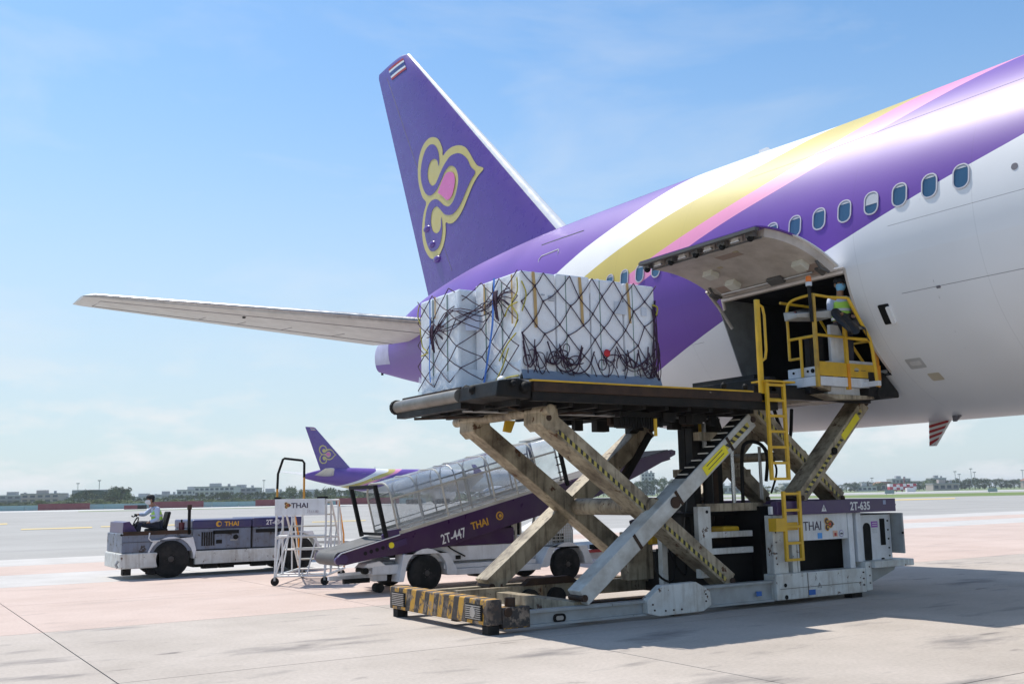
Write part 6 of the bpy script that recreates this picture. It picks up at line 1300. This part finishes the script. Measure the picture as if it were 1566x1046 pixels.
MCW = mat('town_white_wall', (.50, .50, .49), .8, vary=.12); MCG = mat('town_grey_wall', (.30, .31, .32), .8, vary=.1); MCP = mat('town_pinkish_wall', (.42, .36, .33), .8); MWN = mat('town_window_dark', (.07, .08, .10), .4); MRF = mat('town_tile_roof', (.32, .15, .10), .8); MGRF = mat('green_hall_roof', (.045, .075, .05), .7)
def building(px, d, w, h, dep, floors, cols, m, lab, roof=None, name='building', grp=None):
    """box house facing the camera side: w, h, dep in metres"""
    p = atd(px, d, -.1); rz = math.atan2(-rt2.y, -rt2.x)+math.pi
    t = thing(name, p, lab, 'building', rz=math.atan2(rt2.y, rt2.x), group=grp)
    B().box(-w/2, w/2, 0, dep, 0, h).build('wall', m, t, local=True)
    if roof == 'tile': B().prism([(-w/2-.5, h), (w/2+.5, h), (w/2-w*.25, h+w*.16), (-w/2+w*.25, h+w*.16)], 1, -.5, dep+.5).build('roof', MRF, t, local=True)
    elif roof == 'arch': B().prism([(w/2*math.cos(R_(a)), h*.55+h*.45*math.sin(R_(a))) for a in range(0, 181, 12)], 1, -.3, dep).build('roof', MGRF, t, local=True)
    else:
        r_ = B().box(-w/2-.2, w/2+.2, -.2, dep+.2, h+.001, h+.5).build('roof', MCG if m is not MCG else MCW, t, local=True); B().box(-w*.18, w*.08, dep*.3, dep*.6, h+.502, h+2.4).build('stair_tower', m, r_, local=True); B().cyl((w*.3, dep*.4, h+.5), (w*.3, dep*.4, h+1.9), .8, 10).build('water_tank', MCG, r_, local=True)
    fh = h/floors if roof != 'arch' else h*.5
    for i in range(floors):
        for j in range(cols):
            x = -w/2+w*(j+.5)/cols; B().box(x-w/cols*.32, x+w/cols*.32, -.06, -.0+.02, i*fh+fh*.3, i*fh+fh*.8).build('window', MWN, t, local=True)
        if i and roof is None: B().box(-w/2, w/2, -.8, -.08, i*fh-.1, i*fh+.15).build('balcony_slab', m, t, local=True)
building(27, 620, 22, 7.2, 12, 3, 5, MCG, 'grey three storey block with roof tank at the far left edge'); building(44, 640, 12, 6.4, 10, 3, 3, MCP, 'narrow pinkish block behind the far left trees')
building(72, 600, 22, 7.6, 12, 3, 5, MCP, 'wide pinkish block with rooftop plants left of the green arched hall'); building(106, 610, 14, 5.2, 10, 2, 4, MCW, 'small white two storey house beside the green arched hall')
building(150, 430, 17, 7.4, 20, 1, 5, MCG, 'green arched roof hall standing among the big trees on the left', 'arch', 'hall')
building(225, 640, 22, 4.9, 14, 2, 6, MCW, 'long white low block right of the tallest left tree'); building(258, 660, 16, 6.2, 12, 2, 5, MCG, 'grey block between two white ones above the driver')
building(296, 640, 16, 8.6, 14, 3, 5, MCW, 'white apartment block just left of the biggest apartment block'); building(333, 620, 24, 10, 14, 4, 8, MCW, 'biggest white apartment block with many windows above the tractor'); building(372, 640, 20, 9.2, 14, 4, 6, MCG, 'grey apartment block with a tall stair tower above the tractor hood')
building(415, 600, 18, 6.0, 14, 2, 5, MCG, 'dark low terminal building behind the hand hoop of the steps'); building(480, 640, 30, 5.4, 14, 2, 8, MCW, 'low white building behind the mobile steps')
building(566, 660, 34, 6.4, 14, 2, 8, MCG, 'low grey building under the distant airliner tail')
building(983, 700, 9, 14.6, 10, 6, 4, MCW, 'tall white tower block seen through the gap under the deck'); building(1120, 720, 34, 5.0, 14, 1, 8, MCW, 'long white shed with flat roof behind the lift masts'); building(1085, 760, 12, 7, 12, 2, 3, MCW, 'white house left of the long white shed')
building(1210, 740, 24, 6.2, 14, 2, 6, MCW, 'white house row right of the yellow ladder far off'); building(1338, 700, 12, 4.2, 10, 1, 4, MCP, 'house with a red tiled roof left of the checkered hut', 'tile', 'house'); building(1310, 650, 12, 2.8, 10, 1, 4, MCW, 'low white shed at the left end of the right tree line')
building(1362, 790, 14, 8.4, 12, 2, 5, MCG, 'grey flat block above the trees behind the checkered hut'); building(1428, 560, 14, 3.4, 10, 1, 4, MCP, 'pinkish low house in front of the right tree line'); building(1562, 700, 10, 5.0, 10, 1, 3, MCP, 'reddish house at the right edge of the tree line', 'tile', 'house')
building(1418, 820, 12, 8.6, 10, 2, 4, MCG, 'small grey block peeking over the middle of the right trees')
TENS = ['', '', 'twenty', 'thirty', 'forty', 'fifty', 'sixty', 'seventy', 'eighty', 'ninety']
ONES = ['', 'first', 'second', 'third', 'fourth', 'fifth', 'sixth', 'seventh', 'eighth', 'ninth', 'tenth', 'eleventh', 'twelfth', 'thirteenth', 'fourteenth', 'fifteenth', 'sixteenth', 'seventeenth', 'eighteenth', 'nineteenth']
def ordinal(n): return ONES[n] if n < 20 else (TENS[n//10][:-1]+'ieth' if n % 10 == 0 else TENS[n//10]+'-'+ONES[n % 10])
ZONES = {LL: [(70, 'before the pinkish blocks at the far left'), (118, 'left of the green arched hall'), (212, 'around the green arched hall'), (300, 'above the tractor driver'), (430, 'above the tractor hood'), (560, 'behind the mobile steps'), (9999, 'behind the belt loader canopy')],
  LS: [(75, 'left of the first dark red barrier'), (150, 'over the first dark red barrier'), (235, 'between the two left red barriers'), (330, 'over the red barrier behind the driver'), (470, 'over the barrier above the tractor hood'), (9999, 'over the barrier behind the belt loader')],
  LR: [(1310, 'right of the yellow ladder'), (1385, 'behind the checkered hut'), (1480, 'under the cluster of light masts'), (9999, 'at the right end of the tree line')]}
SZ = lambda h, hs: 'tall' if h > hs*1.12 else ('low' if h < hs*.88 else 'middling')
for lab, L_ in TREES.items():
    zs = ZONES.get(lab, [(9999, 'in the gap under the deck' if lab is LC else 'behind the lift masts')]); groups_ = {}
    for it in sorted(L_, key=lambda q: q[0]): groups_.setdefault(next(z for k_, z in zs if it[0] < k_), []).append(it)
    for z, its in groups_.items():
        mh = sum(i[1] for i in its)/len(its)
        for n_, (px, h, mi, t) in enumerate(its): t['label'] = '%s %s %s, %s from the left %s' % (SZ(h, mh), ('dark green', 'green', 'yellow-green')[mi], t['category'], ordinal(n_+1), z)
# checkered localiser hut
d0 = 452; hut = thing('checkered_hut', atd(1361, d0), 'red and white checkered airfield hut on the far grass at the right', 'hut'); MCK = (mat('checker_red', (.36, .04, .06), .6), mat('checker_white', (.62, .62, .62), .6))
for i in range(8):
    for j in range(2):
        a, q = 1342+5*i, 1342+5*(i+1); z = 1.6+1.25*j-.35*(i % 3 == 2); B().beam(atd(a, d0, z), atd(q, d0, z), 3.0, 1.24, up=(fw2.x, fw2.y, 0)).build('checker_panel', MCK[(i+j) % 2], hut)
for i in range(5): B().cyl(atd(1345+8.5*i, d0, -.1), atd(1345+8.5*i, d0, 1.0), .25, 6).build('hut_leg', MCK[i % 2], hut)
B().beam(atd(1368, d0-4, .8), atd(1381, d0-4, .8), 2, 1.7, up=(fw2.x, fw2.y, 0)).build('white_cabin', MCK[1], hut); B().cyl(atd(1366, d0, 3.3), atd(1366, d0, 6.2), .12, 6).build('antenna', MCK[0], hut)
for px, d, h, lb in ((128, 560, 12.5, 'thin light mast left of the green arched hall roof'), (160, 520, 13.0, 'taller light mast rising behind the green arched hall'), (407, 600, 13, 'thin mast beside the hand hoop of the steps'), (1443, 640, 11.0, 'thin light mast over the right tree line, nearest the hut'), (1449, 660, 9.5, 'short light mast beside the taller one on the right'), (1467, 640, 12.5, 'tallest light mast over the right tree line'), (1472, 650, 10.5, 'light mast just right of the tallest one'), (1544, 640, 11.0, 'lone light mast near the right edge of the tree line'), (1318, 640, 8, 'thin mast left of the red tiled roof')):
    m_ = thing('light_mast', atd(px, d), lb, 'light mast', group='light masts'); B().cyl(atd(px, d, -.1), atd(px, d, h), .16, 6).build('mast', MGR, m_); B().beam(atd(px-2.2, d, h), atd(px+2.2, d, h), .5, .5).build('lamp_head', MGR, m_)
# ------------------------------------------------------------------ humid air
hzb = B().box(-2600, 4100, -1000, 4100, -1.2, 21).build('haze', mat('air_haze', (.8, .8, .8)), None, kind='stuff')
hm = hzb.data.materials[0]; hm.node_tree.nodes.clear(); pv = N(hm.node_tree, 'ShaderNodeVolumePrincipled'); pv.inputs['Color'].default_value = (.86, .92, 1, 1); pv.inputs['Density'].default_value = .00022; pv.inputs['Anisotropy'].default_value = .2; om = N(hm.node_tree, 'ShaderNodeOutputMaterial'); hm.node_tree.links.new(pv.outputs[0], om.inputs['Volume'])
#@@NEXT
